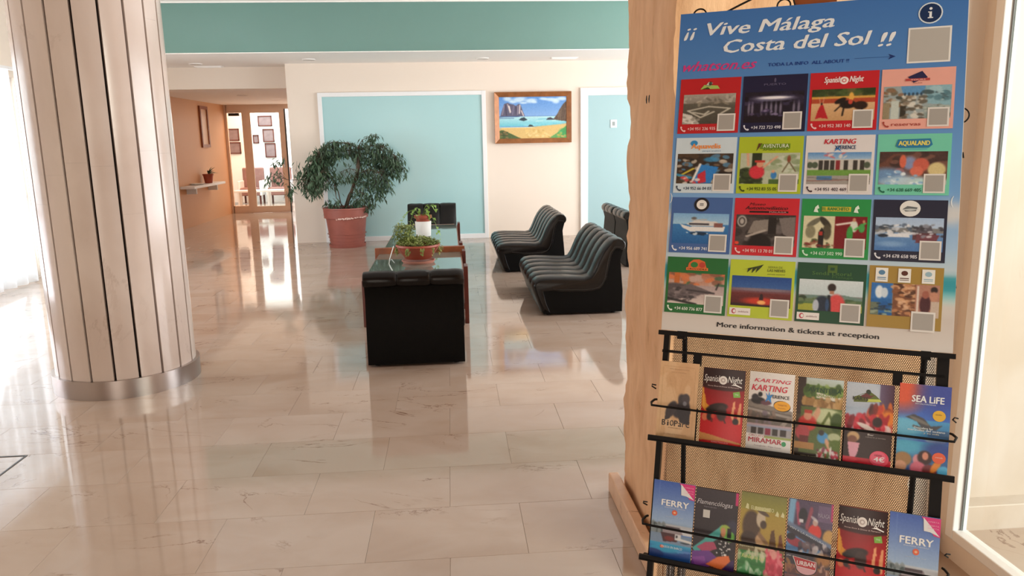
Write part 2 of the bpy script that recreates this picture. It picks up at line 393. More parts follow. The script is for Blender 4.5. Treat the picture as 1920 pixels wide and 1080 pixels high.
for y in (4.23, 5.85, 7.47, 9.08, 10.67): MB().box((5.52, y-.03, .15), (5.58, y+.03, 2.85)).build('mullion', M_WHITE, w3)
for y in (4.26, 5.88, 7.50, 9.11): MB().box((5.545, y, .15), (5.55, y+1.55, 2.85)).build('pane', M_GLASS, w3)
# unseen wall behind the camera, with an opening left for the fill light
wf = struct('wall_front', (-1.6, -2.9, 0)); M_DW = mat('low_bounce_wall_brown', '#9C7453', .5, var=.12, vscale=4)  # brown wall tone made up to cut bounce onto the foreground
sbox('wall_panel', (-5.05, -3.0, 0), (-2.9, -2.85, 3.3), M_DW, wf)
sbox('wall_panel', (-.5, -3.0, 0), (1.75, -2.85, 3.3), M_DW, wf)
sbox('wall_panel', (-2.9, -3.0, 2.4), (-.5, -2.85, 3.3), M_DW, wf)

# ---- ceilings
M_DCEIL = mat('low_bounce_ceiling_brown', '#9C7453', .5, var=.12, vscale=4)  # brown finish for the out-of-view ceiling, chosen to lower and warm the bounce
sbox('ceiling', (-5.05, -3.0, 3.3), (1.80, 2.65, 3.42), M_DCEIL)
sbox('ceiling', (-5.05, 2.65, 3.3), (5.65, 10.55, 3.42), M_CEIL)
sbox('wall_right_outer', (1.76, 2.645, 0), (5.65, 2.80, 3.3), M_PEACH)
sbox('ceiling', (-5.05, 10.5, 2.67), (5.65, 12.5, 2.8), M_CEIL)
sbox('ceiling', (-5.05, 12.5, 2.37), (-2.27, 17.7, 2.5), M_CEIL)
b = struct('ceiling_beam', (0, 10.5, 2.67))
MB().box((-4.9, 10.47, 2.675), (5.5, 10.499, 3.285)).build('fascia_board', M_TEAL, b)
MB().box((-4.9, 10.44, 3.285), (5.5, 10.50, 3.30)).build('cornice', M_CEIL, b)
MB().box((-4.9, 10.46, 2.665), (5.5, 10.50, 2.675)).build('edge_strip', M_CEIL, b)

# ---- painted-glass panels in the back wall
def glazed(name, x0, x1, z1, fwid, m, y=YB):
    s = struct(name, ((x0+x1)/2, y, 0))
    MB().box((x0+fwid-.01, y-.022, .05), (x1-fwid+.01, y-.005, z1-fwid+.01)).build('pane', m, s)
    for a, c in (((x0, 0), (x0+fwid, z1)), ((x1-fwid, 0), (x1, z1)), ((x0+fwid, z1-fwid), (x1-fwid, z1)), ((x0+fwid, 0), (x1-fwid, .075))):
        MB().box((a[0], y-.045, a[1]), (c[0], y-.002, c[1]), .004).build('frame_bar', M_WHITE, s)
    return s
glazed('door_2', -1.935, .575, 2.245, .062, M_AQUA)
d3 = glazed('door_3', 2.03, 5.2, 2.265, .115, M_AQUA2)
t = thing('light_switch', (2.55, YB-.023, 1.72), 'small white switch plate on the pale aqua panel right of the painting', 'switch')
MB().box((2.50, YB-.034, 1.66), (2.60, YB-.0225, 1.78), .003).build('plate', M_WHITE, t)
MB().box((2.53, YB-.041, 1.69), (2.57, YB-.033, 1.75), .002).build('rocker', mat('grey_plastic', '#9AA4A4', .4, var=.05), t)

# ---- corridor end: aluminium glazed door, bright room beyond
d1 = struct('door_1', (-3.9, 17.57, 0))
def abar(x0, x1, z0, z1, y=17.57, n='frame_bar', m=M_ALU): return MB().box((x0, y-.03, z0), (x1, y+.03, z1)).build(n, m, d1)
abar(-4.9, XL+.055, 0, 2.37); abar(-4.86, -2.43, 2.27, 2.37); abar(-4.525, -4.435, 0, 2.27)
abar(-4.86, -4.525, 2.20, 2.27); abar(-4.86, -4.525, 0, .16)
leaf = MB().box((-4.43, 17.50, .005), (-4.335, 17.535, 2.268)).box((-3.715, 17.50, .005), (-3.60, 17.535, 2.268)).box((-4.335, 17.50, 2.19), (-3.715, 17.535, 2.268)).box((-4.335, 17.50, .005), (-3.715, 17.535, .15)).build('door_leaf', M_ALU, d1)
MB().box((-4.335, 17.515, .15), (-3.715, 17.52, 2.19)).build('pane', M_GLASS, leaf)
MB().box((-3.60, 17.49, .0), (-3.575, 17.54, 2.27)).build('rubber_edge', M_DARK, leaf)
MB().box((-3.675, 17.46, 1.0), (-3.645, 17.50, 1.15)).build('handle', M_CHROME, leaf)
MB().box((-4.86, 17.565, .16), (-4.525, 17.57, 2.20)).build('pane', glass('frosted_side_pane', '#F0E0D2'), d1)
MB().box((-4.78, 17.44, 2.13), (-4.56, 17.50, 2.19)).build('door_closer', M_DARK, d1)
sbox('wall_far', (-7.2, 20.95, 0), (-.6, 21.1, 3.1), M_WHITE)
sbox('wall_far_left', (-7.2, 17.62, 0), (-7.05, 20.95, 3.1), M_WHITE)
sbox('wall_far_right', (-.75, 17.62, 0), (-.6, 20.95, 3.1), M_WHITE)
sbox('wall_far_front', (-7.2, 17.6, 0), (-4.9, 17.66, 3.1), M_WHITE)
sbox('wall_far_front', (-2.43, 17.6, 0), (-.6, 17.66, 3.1), M_WHITE)
sbox('wall_far_front', (-4.9, 17.6, 2.37), (-2.43, 17.66, 3.1), M_WHITE)
sbox('ceiling', (-7.2, 17.6, 3.1), (-.6, 21.1, 3.2), M_CEIL)
M_MAUVE = mat('faded_mauve_print', '#7E6C6E', .6, var=.2, vscale=8)
def wallframe(x0, x1, z0, z1, label, y=20.94, mid=None):
    t = thing('picture_frame', ((x0+x1)/2, y, z0), label, 'picture', group='pictures in the room beyond the glass door')
    f = MB()
    for a, c in (((x0, z0), (x0+.025, z1)), ((x1-.025, z0), (x1, z1)), ((x0, z0), (x1, z0+.025)), ((x0, z1-.025), (x1, z1))):
        f.box((a[0], y-.03, a[1]), (c[0], y, c[1]))
    f.build('frame', M_WOOD2, t); MB().box((x0+.02, y-.015, z0+.02), (x1-.02, y-.005, z1-.02)).build('print', M_MAUVE, t)
wallframe(-4.99, -4.63, 1.98, 2.25, 'wide dark red picture, topmost on the wall seen through the glass door')
wallframe(-4.89, -4.60, 1.57, 1.91, 'mauve picture, upper of the vertical pair seen through the glass door')
wallframe(-4.86, -4.58, 1.17, 1.54, 'mauve picture, lower of the vertical pair seen through the glass door')
wallframe(-5.15, -5.00, 1.54, 1.76, 'smallest red picture, left of the pair seen through the glass door')
wallframe(-5.85, -5.50, 1.62, 1.93, 'greyish picture behind the narrow side pane, upper one')
wallframe(-5.85, -5.48, 1.28, 1.58, 'greyish picture behind the narrow side pane, lower one')
M_REDSEAT = mat('faded_red_fabric', '#8C6660', .7, var=.1)
def redchair(x, y, label):
    t = thing('armchair', (x, y, 0), label, 'chair', group='red armchairs beyond the glass door')
    MB().box((x-.27, y-.25, .22), (x+.27, y+.25, .42), .03).build('seat', M_REDSEAT, t)
    MB().box((x-.27, y+.18, .40), (x+.27, y+.30, .92), .03).build('backrest', M_REDSEAT, t)
    for a in (-1, 1):
        MB().box((x+a*.27-.03, y-.25, .22), (x+a*.27+.03, y+.25, .60), .02).build('armrest', M_WHITE, t)
        for c in (-1, 1): MB().box((x+a*.24-.02, y+c*.2-.02, 0), (x+a*.24+.02, y+c*.2+.02, .22)).build('leg', M_WOOD2, t)
redchair(-5.12, 20.3, 'red armchair seen through the glass door, left one'); redchair(-4.42, 20.3, 'red armchair behind the glass door, right one, behind the fig branch')
redchair(-3.72, 20.3, 'red armchair seen in the open gap right of the glass door leaf')
t = thing('bench', (-4.4, 19.0, 0), 'low white bench on the bright floor beyond the glass door', 'bench')
MB().box((-5.2, 18.85, .38), (-3.6, 19.15, .43), .01).build('seat', M_WHITE, t)
for x in (-5.1, -4.4, -3.7): MB().box((x-.02, 18.88, 0), (x+.02, 19.12, .38)).build('leg', M_WHITE, t)

# ---- pillar of split stone, wall return and the near window on the right
def stone_block(x0, x1, y0, y1, z1, seed):
    st = .022; mb = MB(); per = []
    nx, ny = int((x1-x0)/st), int((y1-y0)/st)
    for i in range(nx): per.append((x0+(x1-x0)*i/nx, y0, 0, -1))
    for i in range(ny): per.append((x1, y0+(y1-y0)*i/ny, 1, 0))
    for i in range(nx): per.append((x1-(x1-x0)*i/nx, y1, 0, 1))
    for i in range(ny): per.append((x0, y1-(y1-y0)*i/ny, -1, 0))
    nz = int(z1/.03); vs = []; n = len(per)
    for k in range(nz+1):
        z = z1*k/nz
        for (x, y, nx_, ny_) in per:
            cd = min(abs(x-x0), abs(x1-x))+min(abs(y-y0), abs(y1-y))        # distance to the next corner
            q = Vector((x*1.0, y*1.0, z)); e = max(0, 1-cd/.05)
            d = .012*noise.noise(q*6+Vector((seed, 0, 0)))+.005*noise.noise(q*22)
            ch = e*(.016*abs(noise.noise(Vector((x, y, z*3.1+seed))))+.010*abs(noise.noise(Vector((x*3, y*3, z*17)))))
            cx, cy = (x0+x1)/2, (y0+y1)/2; v = Vector((cx-x, cy-y)).normalized()
            vs.append((x+nx_*d+v.x*ch*1.6, y+ny_*d+v.y*ch*1.6, z))
    fs = [(k*n+i, k*n+(i+1) % n, (k+1)*n+(i+1) % n, (k+1)*n+i) for k in range(nz) for i in range(n)]
    fs.append(tuple(nz*n+i for i in range(n))); return mb.add(vs, fs)
o = stone_block(.700, 1.60, 2.405, 3.02, 3.3, 3.3).build('pillar', M_STONE, None, True); o['kind'] = 'structure'
# two dark drill holes in its left face
for yy in (2.70, 2.665):
    MB().lathe([(0, 0), (.003, .003), (.0045, .015), (.003, .028), (0, .031)], (.698, yy), 10, 1.615).build('drill_hole', M_DARK, o)
bb = struct('baseboard_pillar', (.66, 2.7, 0))
M_BASE = marble('baseboard_marble', '#DDB694', '#C99A76', '#8A5B3C', .3, 2.0, True)
MB().box((.638, 2.33, 0), (.682, 3.03, .085), .006).build('skirting_piece', M_BASE, bb)
MB().box((.682, 2.33, 0), (1.60, 2.375, .085), .006).build('skirting_piece', M_BASE, bb)
sbox('wall_niche', (1.59, 2.43, 0), (1.76, 2.60, 3.3), M_PEACH)
MB().box((1.60, 2.405, 0), (1.72, 2.43, .085), .005).build('baseboard_niche', M_BASE)['kind'] = 'structure'
w4 = struct('window_4', (1.76, 1.2, 0))
sbox('wall_near_right', (1.735, -2.9, 0), (1.80, 2.43, .085), M_PEACH)
sbox('wall_near_right', (1.735, 2.375, .085), (1.80, 2.43, 3.3), M_PEACH)
sbox('wall_near_right', (1.735, -2.9, 2.75), (1.80, 2.375, 3.3), M_PEACH)
MB().box((1.722, 2.335, .085), (1.775, 2.375, 2.75), .004).build('frame_bar', M_WHITE, w4)
MB().box((1.722, -2.8, .085), (1.775, 2.335, .122), .004).build('frame_bar', M_WHITE, w4)
MB().box((1.722, -2.8, 2.70), (1.775, 2.335, 2.75), .004).build('frame_bar', M_WHITE, w4)
MB().box((1.749, 2.329, .122), (1.757, 2.335, 2.70)).build('seal_strip', mat('grey_seal', '#8C8F90', .6, var=.05), w4)
MB().box((1.751, -2.8, .12), (1.755, 2.329, 2.70)).build('pane', M_GLASS, w4)
# outside, behind that pane: marble-clad wall, plinth and paving
e = struct('wall_outside', (2.8, 2.62, 0))
for k in range(2):
    for q in range(2):
        MB().box((1.81+q*1.5, 2.60, .10+k*2.3), (1.81+q*1.5+1.499, 2.64, .10+k*2.3+2.298)).build('marble_panel', M_EXT, e)
MB().box((1.80, 2.53, -.05), (4.8, 2.64, .10), .004).build('plinth', M_EXT, e)
sbox('ground_outside', (1.80, -3, -.12), (5.45, 2.6, -.05), M_EXT)

# ================================================================== COLUMN
cx, cy = -2.15, 5.0
col = thing('column', (cx, cy, 0), 'fat round column clad in upright marble strips with a steel base ring', 'column')
MB().lathe([(.372, .02), (.372, 3.29)], (cx, cy), 57).build('core', M_SKIN, col, True)
def slab(a0, a1, z0, z1, r0, r1, n=3):
    vs = []; 
    for z in (z0, z1):
        for r in (r0, r1):
            for i in range(n+1):
                a = a0+(a1-a0)*i/n; vs.append((cx+r*math.cos(a), cy+r*math.sin(a), z))
    q = n+1; fs = []
    for i in range(n):
        fs += [(q+i, q+i+1, 3*q+i+1, 3*q+i), (i+1, i, 2*q+i, 2*q+i+1), (i, i+1, q+i+1, q+i), (2*q+i+1, 2*q+i, 3*q+i, 3*q+i+1)]
    fs += [(0, q, 3*q, 2*q), (q-1, 2*q-1, 4*q-1, 3*q-1)[::-1]]
    return MB().add(vs, fs)
NS = 19; da = 2*PI/NS; a_start = math.radians(-115.6); rg = random.Random(5)
for i in range(NS):
    a0 = a_start+da*i+.018; a1 = a_start+da*(i+1)-.018
    zs = [.115, rg.uniform(1.1, 1.5), rg.uniform(2.2, 2.6), 3.295]
    for k in range(3):
        slab(a0, a1, zs[k]+(.0002 if k else 0), zs[k+1]-.0002, .375, .414).build('marble_slab', M_COL, col, True)
MB().lathe([(.40, .116), (.436, .116), (.436, .0)], (cx, cy), 96).build('base_ring', M_CHROME, col, True)
sm = MB(); vs = []

# ================================================================== FLOOR HATCH, VENTS, DOWNLIGHTS
t = thing('floor_hatch', (-2.6, 3.3, 0), 'thin dark metal outline of a floor hatch at the left edge', 'hatch')
MB().box((-3.35, 3.742, .0), (-2.148, 3.752, .0022)).build('metal_strip', M_DARK, t)
MB().box((-2.158, 2.9, .0), (-2.148, 3.742, .0022)).build('metal_strip', M_DARK, t)
for k, (x, y, lab) in enumerate(((-3.62, 11.75, 'recessed downlight in the low ceiling above the corridor mouth'), (-1.93, 11.31, 'recessed downlight in the low ceiling above the tall plant'),
                            (.52, 11.41, 'recessed downlight in the low ceiling above and left of the painting'), (-3.62, 14.2, 'recessed downlight in the corridor ceiling'))):
    z = 2.37 if k == 3 else 2.67
    t = thing('downlight', (x, y, z-.02), lab, 'downlight', group='recessed downlights')
    MB().lathe([(.085, -.012), (.095, -.004), (.095, .0)], (x, y), 24, z).build('trim_ring', M_CEIL, t, True)
    MB().lathe([(.0, -.006), (.085, -.008)], (x, y), 24, z).build('reflector', mat('pale_reflector', '#D8D2CA', .4, var=.02), t)
for x, y, lab in ((-3.55, 12.15, 'white ceiling vent near the corridor mouth'), (1.72, 11.45, 'white ceiling vent above and right of the painting')):
    t = thing('ceiling_vent', (x, y, 2.655), lab, 'vent', group='ceiling vents')
    MB().box((x-.2, y-.07, 2.658), (x+.2, y+.07, 2.67), .003).build('frame', M_CEIL, t)
    for k in range(4): MB().box((x-.18, y-.055+k*.033, 2.653), (x+.18, y-.048+k*.033, 2.6585)).build('slat', M_CEIL, t)

# ================================================================== CURTAIN AT THE LEFT WINDOW
t = MB(); n = 114; vs = []
for i in range(n+1):
    y = 4.7+4.4*i/n; xx = XL+.12+.035*math.sin(i*1.15)+.02*math.sin(i*.31)
    for z in (.02, .8, 1.6, 2.36): vs.append((xx+.01*math.sin(i*.7+z), y, z))
t.add(vs, [(i*4+k, i*4+k+1, i*4+k+5, i*4+k+4) for i in range(n) for k in range(3)])
o = t.build('curtain', M_SHEER, None, True); tag(o, 'long sheer white curtain over the bright windows left of the column', 'curtain')
t = thing('curtain_rail', (XL+.12, 5.9, 2.37), 'white curtain rail above the left windows', 'rail')
MB().box((XL+.09, 4.6, 2.36), (XL+.15, 9.3, 2.39)).build('track', M_WHITE, t)
for y in (4.8, 6.9, 9.1): MB().box((XL-.0, y-.02, 2.365), (XL+.10, y+.02, 2.385)).build('bracket', M_WHITE, t)

# ================================================================== LOUNGE CHAIRS
OUT = [(.03, .03), (0, .03), (-.03, .12), (-.062, .20), (-.076, .255), (-.062, .30), (-.025, .328), (.03, .338), (.10, .340), (.20, .338), (.30, .333), (.38, .328), (.425, .338), (.45, .375),
       (.475, .43), (.505, .50), (.54, .565), (.58, .615), (.625, .648), (.67, .660), (.712, .650), (.738, .620), (.742, .590), (.73, .562), (.705, .548)]
INN = [(.680, .555), (.655, .560), (.632, .53), (.615, .47), (.600, .39), (.585, .315), (.555, .25), (.515, .212), (.45, .195), (.37, .190), (.22, .195), (.10, .207), (.03, .212), (.055, .12), (.085, .03)]
def offset_poly(P, d):
    n = len(P); res = []
    for i in range(n):
        a, b, c = Vector(P[i-1]), Vector(P[i]), Vector(P[(i+1) % n]); t = (c-a)
        if t.length < 1e-6: res.append(P[i]); continue
        nrm = Vector((t.y, -t.x)).normalized(); res.append((b.x-nrm.x*d, b.y-nrm.y*d))
    return res
POLY = OUT+INN
if sum(POLY[i-1][0]*POLY[i][1]-POLY[i][0]*POLY[i-1][1] for i in range(len(POLY))) < 0: SGN = -1
else: SGN = 1
def make_lounger(label, group):
    W = .67; t = thing('lounge_chair', (0, 0, 0), label, 'chair', 0, group)
    # body: solid shell with flat dark sides, slightly inside the cushions
    body = [(.02, .018), (-.008, .12), (-.04, .205), (.1, .235), (.37, .225), (.5, .25), (.565, .33), (.595, .45), (.64, .575), (.69, .585), (.712, .555), (.690, .47), (.700, .35), (.712, .20), (.708, .018)]
    MB().prism(body, lambda x, z, w: (x, w, z), -.328, .328).build('shell', M_LEATHER2, t, True)
    cush = MB(); nseg = 12
    for ch in range(3):
        w0 = -W/2+W/3*ch; vs = []; K = len(POLY)
        for k in range(nseg+1):
            s = -1+2*k/nseg; w = w0+W/6+math.sin(s*PI/2)*W/6*.998
            d = .030*(1-math.sqrt(max(0, 1-abs(math.sin(s*PI/2))**2.6)))
            pts = offset_poly(POLY, d*SGN)
            for ip, ((x, z), (ox, oz)) in enumerate(zip(pts, POLY)):
                fk = 1 if ip < 18 else (.35 if ip < len(OUT) else .5); x, z = ox+(x-ox)*fk, oz+(z-oz)*fk
                wr = .0035*noise.noise(Vector((ox*9, oz*9, w*16+ch)))
                vs.append((x+wr, w, z+wr))
        fs = [(k*K+i, k*K+(i+1) % K, (k+1)*K+(i+1) % K, (k+1)*K+i) for k in range(nseg) for i in range(K)]
        fs += [tuple(range(K-1, -1, -1)), tuple(nseg*K+i for i in range(K))]; cush.add(vs, fs)
    c = cush.build('cushion', M_LEATHER, t, True)
    pp = MB()
    for s in (-1, 1):
        pp.tube([(x, s*.331, z) for x, z in offset_poly(POLY, .030*SGN)[len(OUT)-2:-3]], .005, 6)
    for s in (-1, 1):
        pp.tube([(x, s*W/6, z) for x, z in offset_poly(POLY, .0235*SGN)[:18]], .0045, 5)
    pp.build('piping', M_PIPE, c, True)
    for x in (.07, .64):
        for y in (-.27, .27): MB().lathe([(.0, 0), (.022, 0), (.024, .022), (0, .022)], (x, y), 10).build('foot', M_BLACKM, t)
    return t
ch0 = make_lounger('x', None)
def put(o, x, y, rz, label, group=None):
    o.location = (x, y, 0); o.rotation_euler = (0, 0, rz); o['label'] = label
    if group: o['group'] = group
    return o
# the chair's own front looks to -x at rotation 0
put(ch0, -.268, 5.735, PI*1.5, 'black leather lounge chair standing with its back to the viewer, nearest of all', 'black channelled lounge chairs')
G = 'black channelled lounge chairs'
for (x, y, r, lab) in (
        (-.27, 10.02, PI*.5, 'black leather lounge chair facing us beyond the two tables, before the aqua panel'),
        (.745, 6.70, 0, 'nearest seat of the front right row of black leather chairs, beside the stone pillar'),
        (.745, 7.385, 0, 'second seat of the front right row of black leather chairs, farther from us'),
        (.575, 8.95, 0, 'near seat of the rear black leather pair under the painting'),
        (.575, 9.635, 0, 'far seat of the rear black leather pair under the painting, closest to the wall'),
        (2.74, 9.05, PI, 'black leather chair seen from behind at the pillar edge, partly hidden, nearer one'),
        (2.74, 9.75, PI, 'black leather chair seen from behind by the pale aqua panel, farther one')):
    put(copy_tree(ch0), x, y, r, lab, G)

# ================================================================== TABLES
def table(x0, x1, y0, y1, zt, label, rise):
    t = thing('coffee_table', ((x0+x1)/2, (y0+y1)/2, 0), label, 'table', 0, 'low tables between the lounge chairs')
    MB().box((x0+.03, y0+.06, zt-.012), (x1-.03, y1-.06, zt), .003).build('glass_top', M_TABLEG, t)
    fr = MB().box((x0+.02, y0+.05, zt-.05), (x1-.02, y1-.05, zt-.013)).build('top_frame', M_WOOD, t)
    for y, rs in ((y0, 0), (y1-.06, rise)):
        MB().box((x0-(.01 if rs else -.05), y, zt-.06), (x1+(.01 if rs else -.05), y+.06, zt+rs), .006).build('end_beam', M_WOOD, t)
    for x in (x0-.015, x1-.015):
        for y in (y0+.08, y1-.26):
            MB().box((x-.003, y, 0), (x+.030, y+.16, zt+.035 if x > (x0+x1)/2 else zt-.06), .004).build('leg', M_WOOD2, t)
    MB().box((x0+.02, (y0+y1)/2-.03, .12), (x1-.02, (y0+y1)/2+.03, .18), .004).build('stretcher', M_WOOD, t)
    for x in (x0+.012, x1-.035): MB().box((x, y0+.10, .12), (x+.022, y1-.10, .17)).build('side_rail', M_WOOD, t)
    return t
table(-.735, .105, 6.12, 7.36, .45, 'near low table with dark glass top and red-brown wooden ends, holding the clay bowl', .055)
table(-.70, .085, 7.42, 9.62, .475, 'far low table with glass top and wooden end beam, holding the white pot', .0)

# bowl of small-leaved plant on the near table
def leaf_bunch(mb, P, d, L, Wd, droop=.3):
    """one folded leaf at P pointing along d"""
    d = Vector(d).normalized(); s = d.cross(Vector((random.uniform(-.4, .4), random.uniform(-.4, .4), 1))).normalized(); u = s.cross(d)
    p = Vector(P); m = p+d*L*.5+u*(-L*.04); tip = p+d*L-Vector((0, 0, L*droop))
    mb.add([p, m+s*Wd/2+u*Wd*.15, tip, m-s*Wd/2+u*Wd*.15, m], [(0, 1, 4), (1, 2, 4), (0, 4, 3), (4, 2, 3)])
bx, by, bz = -.305, 6.72, .4505
t = thing('planted_bowl', (bx, by, bz), 'shallow terracotta bowl of small green leaves on the near glass table', 'plant')
MB().lathe([(.0, .035), (.10, .035), (.115, .040), (.178, .125), (.190, .15), (.196, .15), (.192, .165), (.176, .165), (.168, .14), (.10, .06), (0, .06)], (bx, by), 40, bz).build('bowl', M_TERRA2, t, True)
MB().lathe([(0, .004), (.125, .004), (.135, .0), (.15, .022), (.142, .024), (.128, .010), (0, .010)], (bx, by), 36, bz).build('saucer', mat('pale_pink_saucer', '#C98A78', .5, var=.05), t, True)
MB().lathe([(0, .145), (.172, .143)], (bx, by), 24, bz).build('soil', M_SOIL, t)
mb = MB(); rg = random.Random(3); random.seed(3)
for i in range(1500):
    a = rg.uniform(0, 2*PI); r = .182*math.sqrt(rg.random()); hh = .15+(.085*(1-(r/.22)**2))*rg.uniform(.3, 1)
    leaf_bunch(mb, (bx+r*math.cos(a), by+r*math.sin(a), bz+hh), (rg.uniform(-1, 1), rg.uniform(-1, 1), rg.uniform(-.1, .9)), rg.uniform(.02, .035), .014)
for k in range(26):
    a = rg.uniform(0, 2*PI); r = .18
    for j in range(12):
        leaf_bunch(mb, (bx+(r+.02)*math.cos(a)+rg.uniform(-.01, .01), by+(r+.02)*math.sin(a), bz+.15-j*.006*rg.uniform(.4, 1)), (math.cos(a), math.sin(a), -.6), .022, .012)
for k in range(700):   # taller tuft at the back left
    a = rg.uniform(0, 2*PI); r = .085*math.sqrt(rg.random()); z = rg.uniform(.17, .33)
    leaf_bunch(mb, (bx-.115+r*math.cos(a)+.02*rg.uniform(-1, 1), by+.06+r*math.sin(a), bz+z), (rg.uniform(-1, 1), rg.uniform(-1, 1), rg.uniform(-.4, .8)), rg.uniform(.022, .04), .015)
o = mb.build('foliage', M_LEAF2, t); o['kind'] = 'stuff'
st = MB()
for k in range(8): st.tube([(bx-.10, by+.06, bz+.14), (bx-.115+.05*math.cos(k), by+.06+.05*math.sin(k), bz+.31)], .0015, 4)
st.build('stem', M_LEAF3, t)

# white pot with trailing vine on the far table
px_, py_, pz_ = -.315, 8.42, .4755
t = thing('potted_vine', (px_, py_, pz_), 'white pot with terracotta liner and trailing heart-leaved vine on the far table', 'plant')
MB().lathe([(0, .002), (.078, .002), (.082, .01), (.09, .165), (.084, .168), (.08, .16), (0, .15)], (px_, py_), 32, pz_).build('cover_pot', M_POTW, t, True)
MB().lathe([(.0, .155), (.07, .155), (.078, .20), (.094, .20), (.097, .232), (.086, .234), (.084, .215), (0, .21)], (px_, py_), 32, pz_).build('liner_pot', M_TERRA2, t, True)
MB().lathe([(0, .212), (.085, .212)], (px_, py_), 24, pz_).build('soil', M_SOIL, t)
mb = MB(); st = MB(); rg = random.Random(12)
def vine(pts, n, sz=.05):
    st.tube(pts, .002, 5)
    for i in range(n):
        f = (i+.7)/n*(len(pts)-1); k = min(int(f), len(pts)-2); p = Vector(pts[k]).lerp(Vector(pts[k+1]), f-k)
        leaf_bunch(mb, p, (rg.uniform(-1, 1), rg.uniform(-1, .3), rg.uniform(-.5, .7)), sz*rg.uniform(.8, 1.3), sz*.75, .4)
q = lambda dx, dy, dz: (px_+dx, py_+dy, max(pz_+dz, pz_+.04))
vine([q(-.02, 0, .21), q(-.08, -.02, .30), q(-.15, -.04, .28), q(-.21, -.06, .20), q(-.24, -.06, .15)], 8)
vine([q(-.03, -.02, .21), q(-.10, -.05, .27), q(-.13, -.08, .18), q(-.13, -.10, .08), q(-.16, -.12, .02)], 12)
vine([q(.03, 0, .21), q(.06, 0, .29), q(.10, -.01, .35), q(.14, -.02, .33), q(.15, -.02, .29)], 6, .06)
vine([q(.02, -.03, .21), q(.09, -.06, .24), q(.14, -.08, .14), q(.155, -.09, .05), q(.17, -.1, .02)], 8, .045)
vine([q(0, .02, .21), q(.02, .02, .30), q(.04, 0, .34)], 5, .06)
vine([q(-.02, .02, .21), q(-.05, .02, .30), q(-.06, 0, .32)], 4, .05)
vine([q(.0, -.05, .21), q(.06, -.07, .27), q(.08, -.07, .28)], 5, .045)
o = mb.build('foliage', M_LEAF3, t); o['kind'] = 'stuff'; st.build('stem', M_LEAF3, t, True)
# pale flexible strip trailing over the near table
s = MB().tube([(-.56, 7.25, .53), (-.575, 7.12, .475), (-.575, 6.9, .4555), (-.56, 6.65, .4555), (-.53, 6.45, .4555), (-.505, 6.30, .4545)], .0038, 6)
tag(s.build('cable', mat('translucent_white_plastic', '#D9DEDA', .3, var=.03), None, True), 'pale thin cable lying across the near glass table left of the bowl', 'cable')

# ================================================================== BIG POTTED FIG
fx, fy = -1.55, 11.38
fig = thing('potted_fig', (fx, fy, 0), 'large weeping fig tree in a scuffed terracotta tub by the aqua panel', 'plant')
MB().lathe([(0, .012), (.225, .012), (.245, .02), (.29, .40), (.294, .42), (.318, .43), (.326, .555), (.332, .56), (.330, .578), (.305, .578), (.295, .54), (0, .53)], (fx, fy), 48).build('tub', M_TERRA, fig, True)
MB().lathe([(0, .001), (.262, .001), (.272, .045), (.262, .047), (.25, .014), (0, .014)], (fx, fy), 48).build('saucer', M_TERRA, fig, True)
MB().lathe([(0, .552), (.298, .550)], (fx, fy), 32).build('soil', M_SOIL, fig)
sc = MB(); rg = random.Random(8)
for i in range(120):
    a = -PI/2+rg.uniform(-.35, 1.2); z = .425+rg.gauss(0, .005)+.012*(a+PI/2); r = .3245 if z > .43 else .3215
    da_ = rg.uniform(.01, .05); r = .3235+(z-.43)*.05
    sc.add([(fx+r*math.cos(a), fy+r*math.sin(a), z), (fx+r*math.cos(a+da_), fy+r*math.sin(a+da_), z+.002), (fx+r*math.cos(a+da_), fy+r*math.sin(a+da_), z+.014), (fx+r*math.cos(a), fy+r*math.sin(a), z+.013)], [(0, 1, 2, 3)])
sc.build('scuff_band', M_SCUFF, fig)['kind'] = 'stuff'
for k in range(3): MB().lathe([(.2565+.012*k, .09+.05*k), (.261+.012*k, .095+.05*k), (.2585+.012*k, .10+.05*k)], (fx, fy), 40).build('ridge', M_TERRA, fig, True)
st = MB(); lf = MB(); rg = random.Random(21); random.seed(21)
def P3(px, py, dy=0):          # a point of the tree, from its place along the wall and its height
    return Vector((fx+px, fy+dy, py))
def branch(pts, r0, r1, nl, spread, Lf=(.06, .10), hang=.75):
    spread *= 1.08
    nl = int(nl*1.25); n = len(pts); st.tube(pts, [r0+(r1-r0)*i/(n-1) for i in range(n)], 6)
    for i in range(nl):
        f = (rg.random()**.7)*(n-1); k = min(int(f), n-2); p = pts[k].lerp(pts[k+1], f-k)
        a = rg.uniform(0, 2*PI); rr = spread*rg.random()**.6
        q_ = p+Vector((rr*math.cos(a), rr*math.sin(a)*.8, rg.uniform(-spread*1.55, spread*.35)))
        if ((q_.x-fx-.03)/.17)**2+((q_.z-1.20)/.14)**2 < 1 and rg.random() < .85: continue
        L = rg.uniform(*Lf); leaf_bunch(lf, q_, (rg.uniform(-.8, .8), rg.uniform(-.8, .8), -hang*rg.uniform(.3, 1.6)), L, L*.30, .15)
        if rr > .05 and i % 3 == 0: st.tube([p, q_], .0015, 3)
trunk = [P3(0, .54), P3(.10, .80, -.02), P3(.20, 1.05, -.02), P3(.24, 1.3), P3(.25, 1.47)]
st.tube(trunk, [.02, .022, .028, .030, .018], 8)
st.tube([P3(-.03, .54), P3(.05, .75), P3(.20, .98)], .009, 6)
st.tube([P3(-.05, .54), P3(-.10, .8, .05), P3(-.20, 1.05, .08)], .007, 6)
st.tube([P3(-.0, .54), P3(-.12, .72, -.05), P3(-.14, .98, -.05)], .006, 6)
T = lambda *a: [P3(*q) for q in a]
branch(T((.24, 1.42), (.10, 1.50, -.05), (-.12, 1.52, -.08), (-.30, 1.42, -.05), (-.42, 1.25, -.05)), .010, .003, 620, .12)
